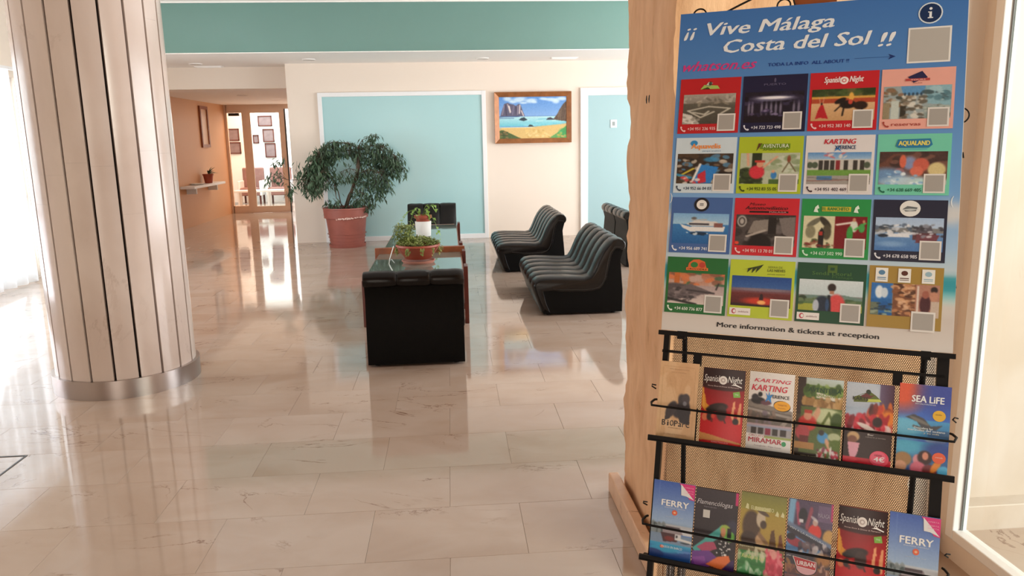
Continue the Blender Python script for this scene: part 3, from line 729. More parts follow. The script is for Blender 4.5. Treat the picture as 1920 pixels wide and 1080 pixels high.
branch(T((.24, 1.36), (.05, 1.40, .08), (-.15, 1.38, .08), (-.36, 1.30, .06), (-.48, 1.12, .05)), .010, .003, 420, .13)
branch(T((-.20, 1.05, .08), (-.32, 1.22), (-.46, 1.15), (-.55, 1.0)), .007, .002, 380, .13)
branch(T((-.14, .98, -.05), (-.28, 1.12, -.1), (-.40, 1.02, -.1), (-.46, .92, -.1)), .006, .002, 320, .13)
branch(T((.25, 1.40), (.42, 1.46, -.06), (.60, 1.45, -.05), (.76, 1.30, -.05), (.82, 1.16, -.05)), .010, .003, 520, .12)
branch(T((.25, 1.34), (.40, 1.36, .08), (.58, 1.30, .08), (.66, 1.15, .08)), .009, .003, 360, .13)
branch(T((.20, 1.05, -.02), (.36, 1.12, -.08), (.52, 1.08, -.1), (.62, .97, -.1)), .008, .002, 330, .12)
branch(T((.14, .92, -.02), (.30, .94, -.08), (.45, .90, -.1), (.55, .84, -.1)), .006, .002, 170, .10)
branch(T((.10, .78), (.22, .82, -.1), (.32, .74, -.12), (.40, .64, -.12)), .005, .002, 120, .09)
branch(T((.24, 1.45), (.30, 1.54, -.04), (.42, 1.60, -.04), (.52, 1.62, -.04)), .006, .002, 70, .07)
branch(T((.22, 1.10), (.10, 1.14, -.1), (-.02, 1.10, -.12)), .006, .002, 130, .10)
branch(T((-.03, .56), (-.10, .64, -.1), (-.16, .72, -.12)), .004, .002, 60, .08)
branch(T((.05, .56), (.14, .66, -.12), (.22, .72, -.14)), .004, .002, 60, .08)
branch(T((-.12, .56), (-.2, .62, -.1), (-.24, .70, -.1)), .004, .002, 40, .07)
# thin side shoot reaching left across the doorway
branch(T((-.30, 1.02, -.05), (-.55, .985, -.08), (-.80, 1.0, -.1), (-.88, 1.06, -.1)), .006, .003, 16, .05)
branch(T((-.80, 1.0, -.1), (-.92, 1.16, -.1), (-.96, 1.28, -.1), (-.84, 1.34, -.1)), .003, .0015, 34, .05)
branch(T((-.80, 1.0, -.1), (-1.0, 1.1, -.12), (-1.06, 1.02, -.12)), .003, .0015, 34, .06)
branch(T((-.70, 1.0, -.1), (-.76, .88, -.1), (-.80, .78, -.1)), .003, .0015, 40, .05)
branch(T((-.62, .99, -.08), (-.66, 1.12, -.08), (-.64, 1.26, -.08)), .003, .0015, 20, .045)
o = lf.build('foliage', M_LEAF, fig); o['kind'] = 'stuff'; st.build('trunk', M_BARK, fig, True)

# ================================================================== LEFT WALL OF THE CORRIDOR
t = thing('wall_shelf', (XL+.12, 15.35, .72), 'small white shelf on the left corridor wall carrying a potted plant', 'shelf')
MB().box((XL+.001, 14.35, .73), (XL+.26, 16.3, .775), .006).build('board', M_WHITE, t)
for y in (14.7, 16.0): MB().box((XL+.001, y-.02, .62), (XL+.18, y+.02, .73)).build('bracket', M_WHITE, t)
t = thing('potted_succulent', (XL+.13, 15.62, .776), 'small terracotta pot with spiky green plant on the white wall shelf', 'plant')
MB().lathe([(0, .002), (.07, .002), (.095, .15), (.104, .15), (.106, .18), (.09, .18), (0, .165)], (XL+.13, 15.62), 24, .776).build('pot', M_TERRA2, t, True)
mb = MB(); rg = random.Random(4)
for k in range(26):
    a = rg.uniform(-1.4, 1.4); e = rg.uniform(.2, 1.2); L = rg.uniform(.14, .26); d = Vector((math.cos(a)*math.cos(e), math.sin(a)*math.cos(e), math.sin(e)))
    leaf_bunch(mb, (XL+.13, 15.62, .95), d, L, .03, .25)
mb.build('foliage', M_LEAF, t)['kind'] = 'stuff'
MB().lathe([(0, .0), (.09, .0), (.13, .03), (.12, .03), (0, .01)], (XL+.13, 14.95), 24, .776).build('dish', M_POTW)
o = bpy.data.objects['dish']; tag(o, 'small white dish on the wall shelf left of the little pot', 'dish')
t = thing('picture_frame', (XL+.02, 16.05, 1.47), 'tall narrow framed picture on the left corridor wall above the shelf', 'picture')
f = MB()
for a, c in (((15.80, 1.47), (15.86, 2.28)), ((16.24, 1.47), (16.30, 2.28)), ((15.86, 1.47), (16.24, 1.53)), ((15.86, 2.22), (16.24, 2.28))): f.box((XL+.001, a[0], a[1]), (XL+.035, c[0], c[1]))
f.build('frame', M_WOOD, t); MB().box((XL+.002, 15.85, 1.52), (XL+.015, 16.25, 2.23)).build('print', mat('pale_peach_print', '#D9B08C', .3, var=.1, vscale=3), t)

# ================================================================== SEASCAPE PAINTING
X0, X1, Z0, Z1 = .705, 1.885, 1.45, 2.215
t = thing('painting', ((X0+X1)/2, YB-.03, Z0), 'seascape painting of beach, cliffs and sea rocks in a bronze wooden frame', 'painting')
fwid = .072; yf = YB-.05
def fbar(poly, nm='frame_bar'):
    # mitred bar with a raised inner slope
    n = len(poly); vs = [(x, YB-.002, z) for x, z in poly]+[(x, y, z) for (x, z), y in zip(poly, (yf-.02, yf-.02, yf+.015, yf+.015))]
    return MB().add(vs, [(0, 1, 2, 3), (4, 7, 6, 5)]+[(i, (i+1) % 4, (i+1) % 4+4, i+4) for i in range(4)]).build(nm, M_GOLD, t)
a, b_, c, d = (X0, Z0), (X1, Z0), (X1, Z1), (X0, Z1); ia, ib, ic, id_ = (X0+fwid, Z0+fwid), (X1-fwid, Z0+fwid), (X1-fwid, Z1-fwid), (X0+fwid, Z1-fwid)
for p in ((a, b_, ib, ia), (b_, c, ic, ib), (c, d, id_, ic), (d, a, ia, id_)): fbar(p)
A = Art(170, 104, '#6FA0D8'); rg = random.Random(2)
A.grad(0, 0, 1, .48, '#5B92D6', '#86AEE0')
for cx_, cy_, rx, ry in ((.13, .05, .06, .05), (.2, .12, .05, .03), (.3, .07, .1, .06), (.47, .10, .08, .05), (.52, .13, .04, .03), (.66, .06, .06, .03), (.78, .08, .09, .04), (.84, .12, .05, .05), (.93, .06, .08, .04), (.36, .15, .05, .02)):
    A.ell(cx_, cy_, rx, ry, '#D6EAF6', rg.uniform(-.3, .3), .85, .8)
A.poly([(.02, .46), (.05, .30), (.08, .17), (.13, .14), (.17, .17), (.21, .18), (.25, .22), (.29, .17), (.32, .19), (.345, .32), (.38, .46)], '#5E5A70')
for x0, y0, x1, y1, c_ in ((.13, .18, .165, .38, '#B9A9A8'), (.15, .22, .17, .36, '#E8DED8'), (.31, .2, .30, .40, '#D9C9C4'), (.33, .33, .36, .45, '#CFBEBE'), (.08, .2, .05, .42, '#8C8090'), (.22, .22, .20, .42, '#77708A'), (.25, .24, .26, .42, '#433F56'), (.10, .2, .11, .44, '#474258'), (.28, .22, .27, .42, '#8A7F90')): A.line(x0, y0, x1, y1, .012, c_)
A.rect(0, .46, 1, .475, '#4A6FA8', .8); A.grad(0, .475, 1, .70, '#B9E0E4', '#6FC6D6')
A.line(0, .48, .3, .47, .008, '#2F4E86'); A.rect(0, .50, .22, .515, '#3D5E94', .7)
for k in range(14): x = rg.uniform(0, 1); y = rg.uniform(.5, .70); A.line(x, y, x+rg.uniform(.06, .2), y+rg.uniform(-.01, .01), .008, rg.choice(['#E4F5F2', '#8FD2DC', '#58B2CC', '#A9E0E4']), .7)
A.poly([(.29, .55), (.33, .50), (.37, .49), (.42, .55), (.36, .58)], '#2D3D4A')
A.poly([(.69, .56), (.72, .51), (.76, .50), (.84, .56)], '#3A3B4A'); A.poly([(.80, .55), (.86, .42), (.90, .30), (.95, .18), (1.01, .10), (1.01, .60), (.9, .58)], '#5E4A3C')
for k in range(16): x = rg.uniform(.88, 1); A.line(x, rg.uniform(.25, .4), x-.02, rg.uniform(.45, .58), .008, rg.choice(['#7A6350', '#4A3A32', '#6B5848']), .7)
A.poly([(0, .75), (.25, .73), (.42, .735), (.62, .70), (.85, .68), (1.01, .64), (1.01, 1.01), (0, 1.01)], '#DDBB78')
A.grad(0, .735, 0, .735, '#DDBB78', '#DDBB78'); A.line(0, .735, .5, .735, .012, '#F0E0A8'); A.line(.5, .725, 1, .66, .012, '#C9B98C')
A.poly([(.42, .71), (.45, .665), (.49, .68), (.51, .71)], '#3B4440')
A.poly([(0, .80), (.06, .79), (.2, .90), (.34, 1.01), (0, 1.01)], '#4E6338'); A.poly([(.72, 1.01), (.85, .88), (1.01, .68), (1.01, 1.01)], '#5FA05A'); A.ell(.95, .86, .07, .09, '#3F9A58', 0, .8, .6)
A.blobs(0, .82, .12, 1, ['#3C4A2A', '#6B7A44', '#8A6B44'], 30, .018, 3); A.blobs(.85, .85, 1, 1, ['#4FB06A', '#8FB050', '#C9A860'], 24, .02, 5); A.blobs(.4, .8, .75, .98, ['#E8CE90', '#D0A860', '#E6C27A'], 40, .03, 6, .5); A.grain(5, 2)
S_ = Sheet(lambda x, y, h: (x, YB-.028-h, y)); S_.art(A, X0+fwid-.004, Z0+fwid-.004, X1-fwid+.004, Z1-fwid+.004); S_.build('canvas', t, M_CANVAS)
MB().box((X0+.03, YB-.026, Z0+.03), (X1-.03, YB-.004, Z1-.03)).build('backing', M_PAPER, t)

# ================================================================== LEAFLET STAND
th = math.radians(-28.23); tl = math.radians(14.5)
SR = Vector((math.cos(th), math.sin(th), 0)); SB = Vector((-SR.y, SR.x, 0))
SU = SB*math.sin(tl)+Vector((0, 0, math.cos(tl))); SN = SR.cross(SU)
SP = Vector((.534, 1.884, 1.009))
def S(u, v, n=0): return SP+SR*u+SU*v+SN*n
def sbar(mb, u0, v0, n0, u1, v1, n1):
    """box in the stand's own slanted axes"""
    return mb.add([S(u, v, n) for n in (n0, n1) for v in (v0, v1) for u in (u0, u1)], [(0, 2, 3, 1), (4, 5, 7, 6), (0, 1, 5, 4), (2, 6, 7, 3), (0, 4, 6, 2), (1, 3, 7, 5)])
VF = -SP.z/math.cos(tl)                       # v where the slanted front meets the floor
base = S(.33, VF); stand = thing('leaflet_stand', (base.x, base.y, 0), 'black perforated metal leaflet stand holding two rows of brochures beside the stone pillar', 'stand', th)
def perforated(u0, u1, v0, v1, n):
    p = .0045; rh = p*math.sqrt(3)/2; R = p/math.sqrt(3); r = R*.70
    nu = int((u1-u0)/p); nv = int((v1-v0)/rh)
    ii, jj = np.meshgrid(np.arange(nu), np.arange(nv)); cu = (u0+(ii+.5*(jj % 2))*p+p/2).ravel(); cv = (v0+(jj+.5)*rh).ravel(); K = len(cu)
    an = np.radians(30+60*np.arange(6)); ca, sa = np.cos(an), np.sin(an)
    U = np.concatenate([cu[:, None]+R*ca, cu[:, None]+r*ca], 1); V = np.concatenate([cv[:, None]+R*sa, cv[:, None]+r*sa], 1)
    P = np.array(SP)+U[..., None]*np.array(SR)+V[..., None]*np.array(SU)+n*np.array(SN)
    inv = np.array(wm(stand).inverted()); P = P.reshape(-1, 3) @ inv[:3, :3].T+inv[:3, 3]
    k = np.arange(6); q = np.stack([k, (k+1) % 6, (k+1) % 6+6, k+6], 1); F = (q[None]+12*np.arange(K)[:, None, None]).reshape(-1, 4)
    me = bpy.data.meshes.new('perforated_panel'); me.vertices.add(len(P)); me.vertices.foreach_set('co', P.ravel())
    me.loops.add(F.size); me.loops.foreach_set('vertex_index', F.ravel().astype(np.int32))
    me.polygons.add(len(F)); me.polygons.foreach_set('loop_start', np.arange(0, F.size, 4, dtype=np.int32)); me.update(); me.validate()
    me.materials.append(M_BLACKM); o = bpy.data.objects.new('perforated_panel', me); C.objects.link(o); o.parent = stand
perforated(.028, .632, -.66, -.004, -.028)
for u in (.004, .018): pass
for ua, ub in ((.04, .06), (.60, .62)): sbar(MB(), ua, -.02, -.020, ub, .80, -.010).build('poster_stay', M_BLACKM, stand)
sbar(MB(), .006, VF+.004, -.030, .020, -.001, -.012).build('upright', M_BLACKM, stand)
sbar(MB(), .634, VF+.004, -.030, .658, -.001, -.012).build('upright', M_BLACKM, stand)
# rear legs, spreading back to the floor
for u in (.020, .628):
    a = S(u, .55, -.045); b = Vector((a.x, a.y, 0))+SB*.10
    MB().tube([a, b+Vector((0, 0, .006))], .0075, 10).build('rear_leg', M_BLACKM, stand, True)
for u in (.060, .088):
    MB().tube([S(u, -.60, -.05), Vector(S(u, -.60, -.05))*1-SB*.10+Vector((0, 0, -S(u, -.60, -.05).z+.008))], .011, 10).build('front_leg', M_CHROME, stand, True)
for z in (-.80,): sbar(MB(), .01, z, -.028, .65, z+.012, -.016).build('cross_bar', M_BLACKM, stand)
sbar(MB(), -.006, -.013, -.020, .668, -.001, .004).build('poster_rail', M_BLACKM, stand)
sbar(MB(), .004, -.058, -.020, .650, -.051, -.012).build('cross_bar', M_BLACKM, stand)
for u in (.086, .545): sbar(MB(), u, -.085, -.022, u+.020, -.052, -.008).build('hook_block', M_BLACKM, stand)
for v0 in (-.283, -.585):
    sh = sbar(sbar(MB(), -.006, v0, -.024, .674, v0+.004, .030), -.008, v0-.001, .022, .676, v0+.013, .030).build('shelf', M_BLACKM, stand)
    vb = v0+.088
    pts = [S(-.003, vb+.012, -.02), S(-.006, vb+.012, -.010), S(-.010, vb+.006, .008), S(-.006, vb, .022), S(.02, vb, .026), S(.2, vb-.001, .027), S(.45, vb, .027), S(.65, vb, .026), S(.672, vb, .022), S(.678, vb+.008, .006), S(.672, vb+.013, -.010), S(.669, vb+.013, -.02)]
    MB().tube(pts, .0030, 8).build('retaining_wire', M_BLACKM, sh, True)
    for u in (-.010, .674):
        MB().tube([S(u+.004, vb+.040, -.015), S(u-.004, vb+.046, -.004), S(u-.002, vb+.052, .006), S(u+.006, vb+.05, -.004)], .0018, 6).build('wire_hook', M_BLACKM, sh, True)
    for u in (.096, .222, .33, .44, .55): sbar(MB(), u+.006, v0+.004, -.012, u+.010, v0+.09, -.008).build('divider', M_BLACKM, sh)
# wrought scrollwork over the top
def arc(cu, cv, r, a0, a1, n=14, n_=-.02): return [S(cu+r*math.cos(math.radians(a0+(a1-a0)*i/n)), cv+r*math.sin(math.radians(a0+(a1-a0)*i/n)), n_) for i in range(n+1)]
MB().tube([S(.022, .79, -.02)]+arc(.036, .838, .017, 190, -20)+[S(.05, .79, -.02)], .0022, 6).build('scroll', M_BLACKM, stand, True)
MB().tube([S(.07, .80, -.02), S(.094, .836, -.02), S(.14, .858, -.02), S(.20, .885, -.02), S(.30, .905, -.02), S(.40, .89, -.02)], .0026, 6).build('scroll', M_BLACKM, stand, True)
MB().tube([S(.232, .79, -.02)]+arc(.246, .846, .016, 190, -20)+[S(.262, .79, -.02)], .0022, 6).build('scroll', M_BLACKM, stand, True)
MB().tube([S(.27, .80, -.02), S(.274, .84, -.02), S(.262, .88, -.02)], .0022, 6).build('scroll', M_BLACKM, stand, True)
MB().tube(arc(.650, .548, .018, -80, 80, 12, -.012), .0018, 6).build('scroll', M_BLACKM, stand, True)
for v in (.46, .16): MB().tube([S(.648, v, -.014), S(.660, v, -.010), S(.661, v-.012, -.008)], .002, 6).build('wire_hook', M_BLACKM, stand, True)
# wooden batten behind the poster's top
sbar(MB(), .27, .80, -.040, .37, .870, -.024).build('wooden_batten', M_WOOD, stand)

# ------------------------------------------------------------------ the poster and its sixteen cards
PW, PH = .662, .836
poster = thing('poster', tuple(S(.33, 0)), 'large blue poster of sixteen picture cards leaning on the leaflet stand', 'poster', th)
MB().add([S(a, b, n) for n in (-.006, 0) for a, b in ((0, 0), (PW, 0), (PW-.008, PH+.003), (-.010, PH-.003))], [(0, 3, 2, 1), (4, 5, 6, 7), (0, 1, 5, 4), (1, 2, 6, 5), (2, 3, 7, 6), (3, 0, 4, 7)]).build('board', M_PAPER, poster)
A = Art(70, 90, '#4E86C4')
A.grad(0, 0, 1, .55, '#3F74B8', '#74A4D8'); A.grad(0, .55, 1, .72, '#74A4D8', '#A8C6E4')
for q in ((.02, .66, .05, .03), (.97, .62, .06, .03), (.03, .78, .05, .02), (.95, .80, .05, .02), (.5, .80, .2, .02)): A.ell(*q[:2], q[2], q[3], '#E6DDD4', 0, .8, .7)
A.grad(0, .72, 1, .795, '#A8C8E2', '#C9D6DC'); A.rect(0, .795, 1, .835, '#2E9AA8'); A.grad(0, .835, 1, .87, '#5FBCC4', '#D8DDD8'); A.rect(0, .87, 1, 1, '#D6CDC6'); A.grad(0, .9, 1, 1, '#D0C4BC', '#D9D2CC')
sh = Sheet(lambda x, y, h: S(x-.010*(y/PH), y, h)); sh.art(A, 0, 0, PW, PH, .0004); sh.build('background', poster)
T_ = Sheet(lambda x, y, h: S(x, y, .0010+h))
W_ = '#EEF1F4'
T_.text('¡¡', .004, .772, .032, W_, .030, shear=.25, bold=.02); T_.text('Vive Málaga', .062, .773, .033, W_, .306, shear=.22, bold=.025)
T_.text('Costa del Sol', .108, .724, .034, W_, .345, shear=.22, bold=.025); T_.text('!!', .470, .717, .034, W_, .034, shear=.25, bold=.03)
T_.text('whatson.es', .008, .680, .026, '#D43C84', .184, shear=.42, bold=.02); T_.text('TODA LA INFO  ALL ABOUT !!', .220, .6825, .0085, '#163F8C', .187, bold=.03)
T_.quad(.419, .6905, .500, .6915, '#2A5A9E'); T_.poly([(.492, .698), (.508, .691), (.492, .684), (.497, .691)], '#12306E')
T_.disc(.576, .790, .0255, .0255, '#DDE8F0'); T_.disc(.576, .790, .0225, .0225, '#12305A', .0002); T_.quad(.5735, .779, .5785, .7935, '#F2F4F6', .0004); T_.disc(.576, .8005, .0032, .0032, '#F2F4F6', .0004)
T_.quad(.5705, .7775, .5815, .7800, '#F2F4F6', .0004); T_.quad(.5705, .7915, .577, .7935, '#F2F4F6', .0004)
T_.quad(.532, .672, .622, .757, '#EDEAE6'); T_.quad(.536, .676, .618, .753, '#B9B4AE', .0002)
T_.text('More information & tickets at reception', .140, .0185, .0118, '#141414', .370, bold=.03)
for u, s in ((-.002, 1), (.640, -1)): T_.text('(' if s < 0 else ')', u, .338, .020, '#E8EEF2', .006)
T_.build('lettering', poster)

def pic(k):
    a = Art(104, 58, '#808080'); rg = random.Random(k*7+1)
    if k == 0:   # race track from the air
        a.grad(0, 0, 1, .3, '#A8A096', '#8A8278'); a.grad(0, .3, 1, 1, '#5E5A50', '#4A463E'); a.blobs(0, .1, 1, .35, ['#B8B0A4', '#6E685C', '#938A7A'], 30, .07, 2, .3)
        for x0, y0, x1, y1 in ((.1, .55, .5, .42), (.1, .55, .35, .78), (.35, .78, .6, .6), (.5, .42, .9, .5), (.2, .6, .42, .68), (.42, .68, .5, .58), (.9, .5, .7, .7)): a.line(x0, y0, x1, y1, .028, '#C4BEB0')
        a.poly([(0, .62), (.18, .7), (.34, 1), (0, 1)], '#D2CCC4'); a.blobs(0, .7, .3, 1, ['#E4DED6', '#9A948A'], 12, .05, 4)
    elif k == 1: # stage with arch of light
        a = Art(104, 58, '#1B1728'); a.blobs(0, .1, 1, .4, ['#0E0C18', '#3A3450', '#282238'], 30, .08, 3); a.ell(.5, .22, .34, .09, '#8A86A0', 0, .8, .6); a.ell(.5, .2, .25, .045, '#F2EEF4', 0, 1, .7)
        for x in (.08, .14, .3, .38, .46, .54, .62, .84, .92): a.ell(x, .55, .02, .2, '#B9AEC6', 0, .6, .9)
        a.rect(0, .78, 1, 1, '#15101C'); a.blobs(0, .6, 1, .8, ['#5A4C70', '#2A2440', '#8A7CA0'], 20, .04, 5)
    elif k == 2: # rider on a dark horse, dancer in red
        a.rect(0, 0, 1, .26, '#3A4A26'); a.blobs(0, 0, 1, .26, ['#2C3A1C', '#4E5E30', '#6A6038'], 30, .06, 2); a.rect(0, .24, 1, .32, '#D8A04A'); a.rect(0, .30, 1, .46, '#B04A2E'); a.grad(0, .45, 1, 1, '#DDB184', '#C89A6A')
        a.poly([(.14, .9), (.07, .94), (.11, .66), (.15, .5), (.19, .5), (.22, .66), (.28, .94)], '#B8202A'); a.ell(.165, .46, .02, .04, '#2A1812'); a.line(.15, .5, .12, .25, .008, '#D8A080'); a.line(.18, .5, .2, .25, .008, '#D8A080')
        a.ell(.58, .5, .13, .13, '#1C1412'); a.ell(.78, .54, .11, .13, '#2A1A14'); a.ell(.46, .38, .06, .12, '#1C1412', .7); a.line(.46, .55, .38, .7, .018, '#1C1412'); a.line(.52, .6, .5, .85, .018, '#1C1412'); a.line(.8, .6, .82, .85, .018, '#1C1412')
        a.ell(.63, .26, .04, .14, '#E8B050'); a.ell(.62, .42, .035, .08, '#C84838')
    elif k == 3: # white hill village
        a.rect(0, 0, 1, 1, '#9AA6A8'); a.poly([(.25, 0), (.62, 0), (.6, .25), (.3, .3)], '#5F96C4'); a.blobs(0, .1, .35, .6, ['#6E6452', '#B9B0A0', '#8C6A50', '#3C4038'], 26, .06, 4); a.poly([(.62, 0), (1, 0), (1, .62), (.66, .55)], '#8CB4C0')
        a.blobs(.65, .05, 1, .5, ['#5C8490', '#A9C8CE', '#3C4E52'], 18, .06, 6); a.rect(.12, .45, .24, 1, '#C4CCC4'); a.rect(.26, .6, .34, 1, '#38342C'); a.blobs(.3, .3, .6, 1, ['#C9C6BC', '#8A7A68', '#5E564A', '#DDD8CC'], 50, .045, 8); a.blobs(.6, .6, 1, 1, ['#8C9A94', '#6E6658', '#B0B8B0'], 26, .05, 9); a.rect(0, .5, .1, 1, '#96886C')
        for x in (.32, .38, .44, .5, .56): a.ell(x, .25, .018, .05, '#30485C')
    elif k == 4: # water slides
        a.rect(0, 0, 1, 1, '#3A2E26'); a.blobs(0, 0, 1, 1, ['#54402E', '#7A6450', '#2A2420', '#C4B8A8', '#5A88A8'], 70, .06, 3); a.poly([(.4, .35), (.75, .45), (.62, 1), (.3, 1)], '#2E7FC8'); a.line(.05, .75, .3, .5, .03, '#D8C040'); a.line(.0, .7, .25, .8, .05, '#3A8CB4')
        a.poly([(.38, .7), (.52, .55), (.54, .95), (.4, 1)], '#C83040'); a.line(.42, .35, .3, .9, .03, '#E8E4E0'); a.ell(.6, .2, .12, .08, '#3A90C4', 0, .8, .5); a.blobs(.1, .8, .4, 1, ['#D84848', '#E8E0D8'], 12, .04, 5)
    elif k == 5: # climbers in red
        a.rect(0, 0, 1, 1, '#B8BEA4'); a.rect(.2, 0, .36, .8, '#2A3420'); a.blobs(0, .5, .35, 1, ['#24301A', '#3E4E28'], 24, .09, 2); a.blobs(.5, .1, 1, .6, ['#C9CFBC', '#A4B090', '#8A9A74'], 30, .07, 3); a.line(.14, .4, .12, .0, .03, '#D8A488'); a.line(.38, .5, .62, .12, .03, '#D8A488')
        a.ell(.29, .62, .13, .22, '#D43442'); a.ell(.34, .36, .06, .11, '#D89A7C'); a.rect(.25, .24, .42, .30, '#C03A30'); a.ell(.58, .72, .05, .12, '#3A80C0'); a.ell(.57, .6, .03, .05, '#D8A080'); a.ell(.82, .2, .03, .12, '#8A4A34'); a.line(.82, .3, .72, .62, .015, '#6A5A40'); a.line(.83, .3, .94, .6, .015, '#6A5A40'); a.rect(.5, .85, 1, 1, '#4E6A34')
    elif k == 6: # low white clubhouse and lawn
        a.grad(0, 0, 1, .25, '#5F92C8', '#A9C4DC'); a.blobs(.2, 0, .6, .15, ['#D06A70', '#E0D8D0'], 8, .07, 2, .4); a.rect(0, .22, 1, .58, '#C9C4BC')
        for x in (.18, .27, .36, .45, .58, .72, .83): a.rect(x, .26, x+.07, .56, '#3A3632' if x != .45 else '#8A2A30')
        for x in (.0, .08, .9): a.ell(x+.04, .4, .05, .1, '#4E5A48')
        a.rect(0, .56, 1, .74, '#6E9A44'); a.rect(0, .72, 1, 1, '#A09A94'); a.rect(.16, .74, .4, .86, '#4A7AA8'); a.line(0, .78, 1, .92, .01, '#5A5450'); a.line(0, .9, 1, .84, .012, '#8A4A40')
    elif k == 7: # children splashing
        a.rect(0, 0, 1, 1, '#6A4438'); a.blobs(0, 0, 1, .4, ['#4A3430', '#7A5448', '#3A2A28'], 30, .1, 2); a.ell(.45, .35, .10, .2, '#8A9AC4', 0, .9, .5); a.ell(.35, .3, .05, .2, '#D86A50'); a.ell(.62, .4, .12, .2, '#C8604E'); a.ell(.56, .6, .10, .15, '#D8705A'); a.ell(.85, .55, .13, .22, '#D8C48C'); a.ell(.3, .62, .08, .12, '#B85A4C')
        a.ell(.12, .75, .3, .25, '#6E9AC8', 0, .9, .6); a.ell(.45, .95, .4, .2, '#C4DCE8', 0, .9, .6); a.ell(.8, .95, .3, .15, '#BFE4DC', 0, .8, .6); a.blobs(.1, .6, .7, 1, ['#E8F0F4', '#8AB4D8'], 20, .04, 4)
    elif k == 8: # white motor yacht
        a.grad(0, 0, 1, .36, '#7FB0DC', '#A8CCE4'); a.grad(0, .36, 1, 1, '#3A7CB8', '#22609E'); a.poly([(.13, .36), (.3, .44), (.94, .42), (.92, .58), (.32, .60), (.18, .48)], '#E9E6E4'); a.poly([(.24, .36), (.42, .22), (.78, .26), (.9, .40), (.34, .42)], '#DAD6D2'); a.rect(.3, .32, .66, .38, '#2C2A34')
        a.line(.34, .22, .60, .20, .02, '#B9B4B0'); a.ell(.38, .16, .05, .04, '#6A6460'); a.rect(.74, .3, .9, .44, '#8A5A54'); a.ell(.48, .66, .16, .05, '#18324A'); a.blobs(.2, .62, .7, .7, ['#18304A', '#E0E8F0'], 10, .03, 3)
    elif k == 9: # vintage car detail
        a.rect(0, 0, 1, 1, '#4C4442'); a.blobs(0, 0, 1, 1, ['#332C2A', '#6A6260', '#241E1C'], 30, .12, 2); a.ell(.1, .22, .08, .18, '#C9C4BE'); a.ell(.1, .22, .06, .14, '#4A4240'); a.ell(.1, .22, .035, .09, '#B0A8A2')
        a.poly([(.3, .2), (.7, .1), (.6, .5), (.2, .62)], '#8A8078'); a.ell(.42, .95, .2, .35, '#14100E'); a.line(.2, .7, .5, .5, .04, '#B4A89E'); a.poly([(.72, .1), (1, .05), (1, .8), (.8, .6)], '#7A706C'); a.rect(.55, .1, .68, .6, '#1E1816'); a.ell(.03, .92, .04, .05, '#E84830')
    elif k == 10: # horses and flamenco dancers
        a.rect(0, 0, .5, 1, '#D8D0AC'); a.rect(.5, 0, 1, 1, '#7A1018'); a.ell(.17, .2, .06, .18, '#6E6A58', .6); a.ell(.35, .2, .06, .2, '#3A342A', -.4); a.ell(.12, .5, .08, .2, '#8A8468'); a.ell(.38, .5, .07, .24, '#544C3A'); a.poly([(.24, 1), (.25, .5), (.3, .35), (.34, .5), (.33, 1)], '#1E1A18'); a.rect(.26, .48, .32, .6, '#B03028'); a.blobs(0, .75, .5, 1, ['#4A5A34', '#9A6A50', '#7A2A24'], 24, .04, 5)
        a.line(.54, .26, .78, .18, .04, '#E4D8CC'); a.ell(.8, .3, .06, .18, '#D8DCCC'); a.ell(.74, .55, .05, .25, '#3E9A44'); a.line(.82, .4, .97, .2, .03, '#4EB050'); a.ell(.92, .35, .05, .14, '#48A050'); a.ell(.95, .15, .02, .05, '#C89070'); a.ell(.8, .1, .025, .06, '#C89070')
    elif k == 11: # marina
        a.grad(0, 0, 1, .3, '#A8C0E0', '#B9CCE4'); a.grad(0, .45, 1, 1, '#6E96C4', '#4A78B4'); a.blobs(0, .22, .6, .5, ['#E4E4E8', '#C4C8D0', '#5A6A80', '#3A4450'], 40, .05, 3, .6); a.poly([(.05, .5), (.5, .46), (.52, .58), (.1, .6)], '#E2E4EA'); a.ell(.12, .55, .08, .05, '#28303E')
        a.poly([(.6, .3), (.82, .22), (.86, .45), (.62, .48)], '#5A5660'); a.rect(.56, .45, .9, .66, '#5E3A40'); a.poly([(.62, .5), (.95, .5), (.9, .7), (.6, .75)], '#74404A'); a.blobs(.55, .2, 1, .6, ['#8A8C98', '#3A3840', '#D8D8E0'], 24, .04, 7); a.ell(.25, .8, .2, .08, '#9ABCE0', 0, .6, .8)
    elif k == 12: # crocodile
        a.grad(0, 0, 1, .4, '#B4694A', '#C49A88'); a.blobs(0, 0, 1, .4, ['#D87A4A', '#8A5A44', '#C4A498', '#3E6A4A'], 30, .08, 2); a.rect(.1, 0, .2, .35, '#C46A30'); a.grad(0, .4, 1, 1, '#B09A98', '#D6C6C0'); a.ell(.25, .55, .35, .18, '#5A5052', .35); a.poly([(0, .6), (.4, .35), (.85, .62), (.6, .68), (.35, .8), (0, .95)], '#6A5E60')
        a.line(.35, .55, .82, .62, .035, '#3E3638'); a.blobs(0, .5, .5, .9, ['#3A3436', '#8A7C7C', '#544A4C'], 40, .04, 5); a.line(0, .85, .5, 1, .05, '#2E2A2A'); a.line(.9, .3, .86, .5, .02, '#3A3434')
    elif k == 13: # mountain dusk
        a.grad(0, 0, 1, .42, '#17468E', '#3A62A0'); a.grad(0, .40, 1, .58, '#6A5A70', '#7A3A38'); a.ell(.5, .44, .5, .05, '#8A7A84', 0, .8, .7); a.grad(0, .55, 1, 1, '#6E2A28', '#4A1214'); a.ell(.52, .82, .3, .12, '#D83A1E', 0, .9, .7); a.ell(.52, .86, .07, .07, '#FFB46A'); a.poly([(.48, .78), (.49, .62), (.52, .55), (.54, .62), (.55, .78)], '#2A1418'); a.line(0, .95, 1, 1, .05, '#2A1010')
    elif k == 14: # hiker in red seen from behind
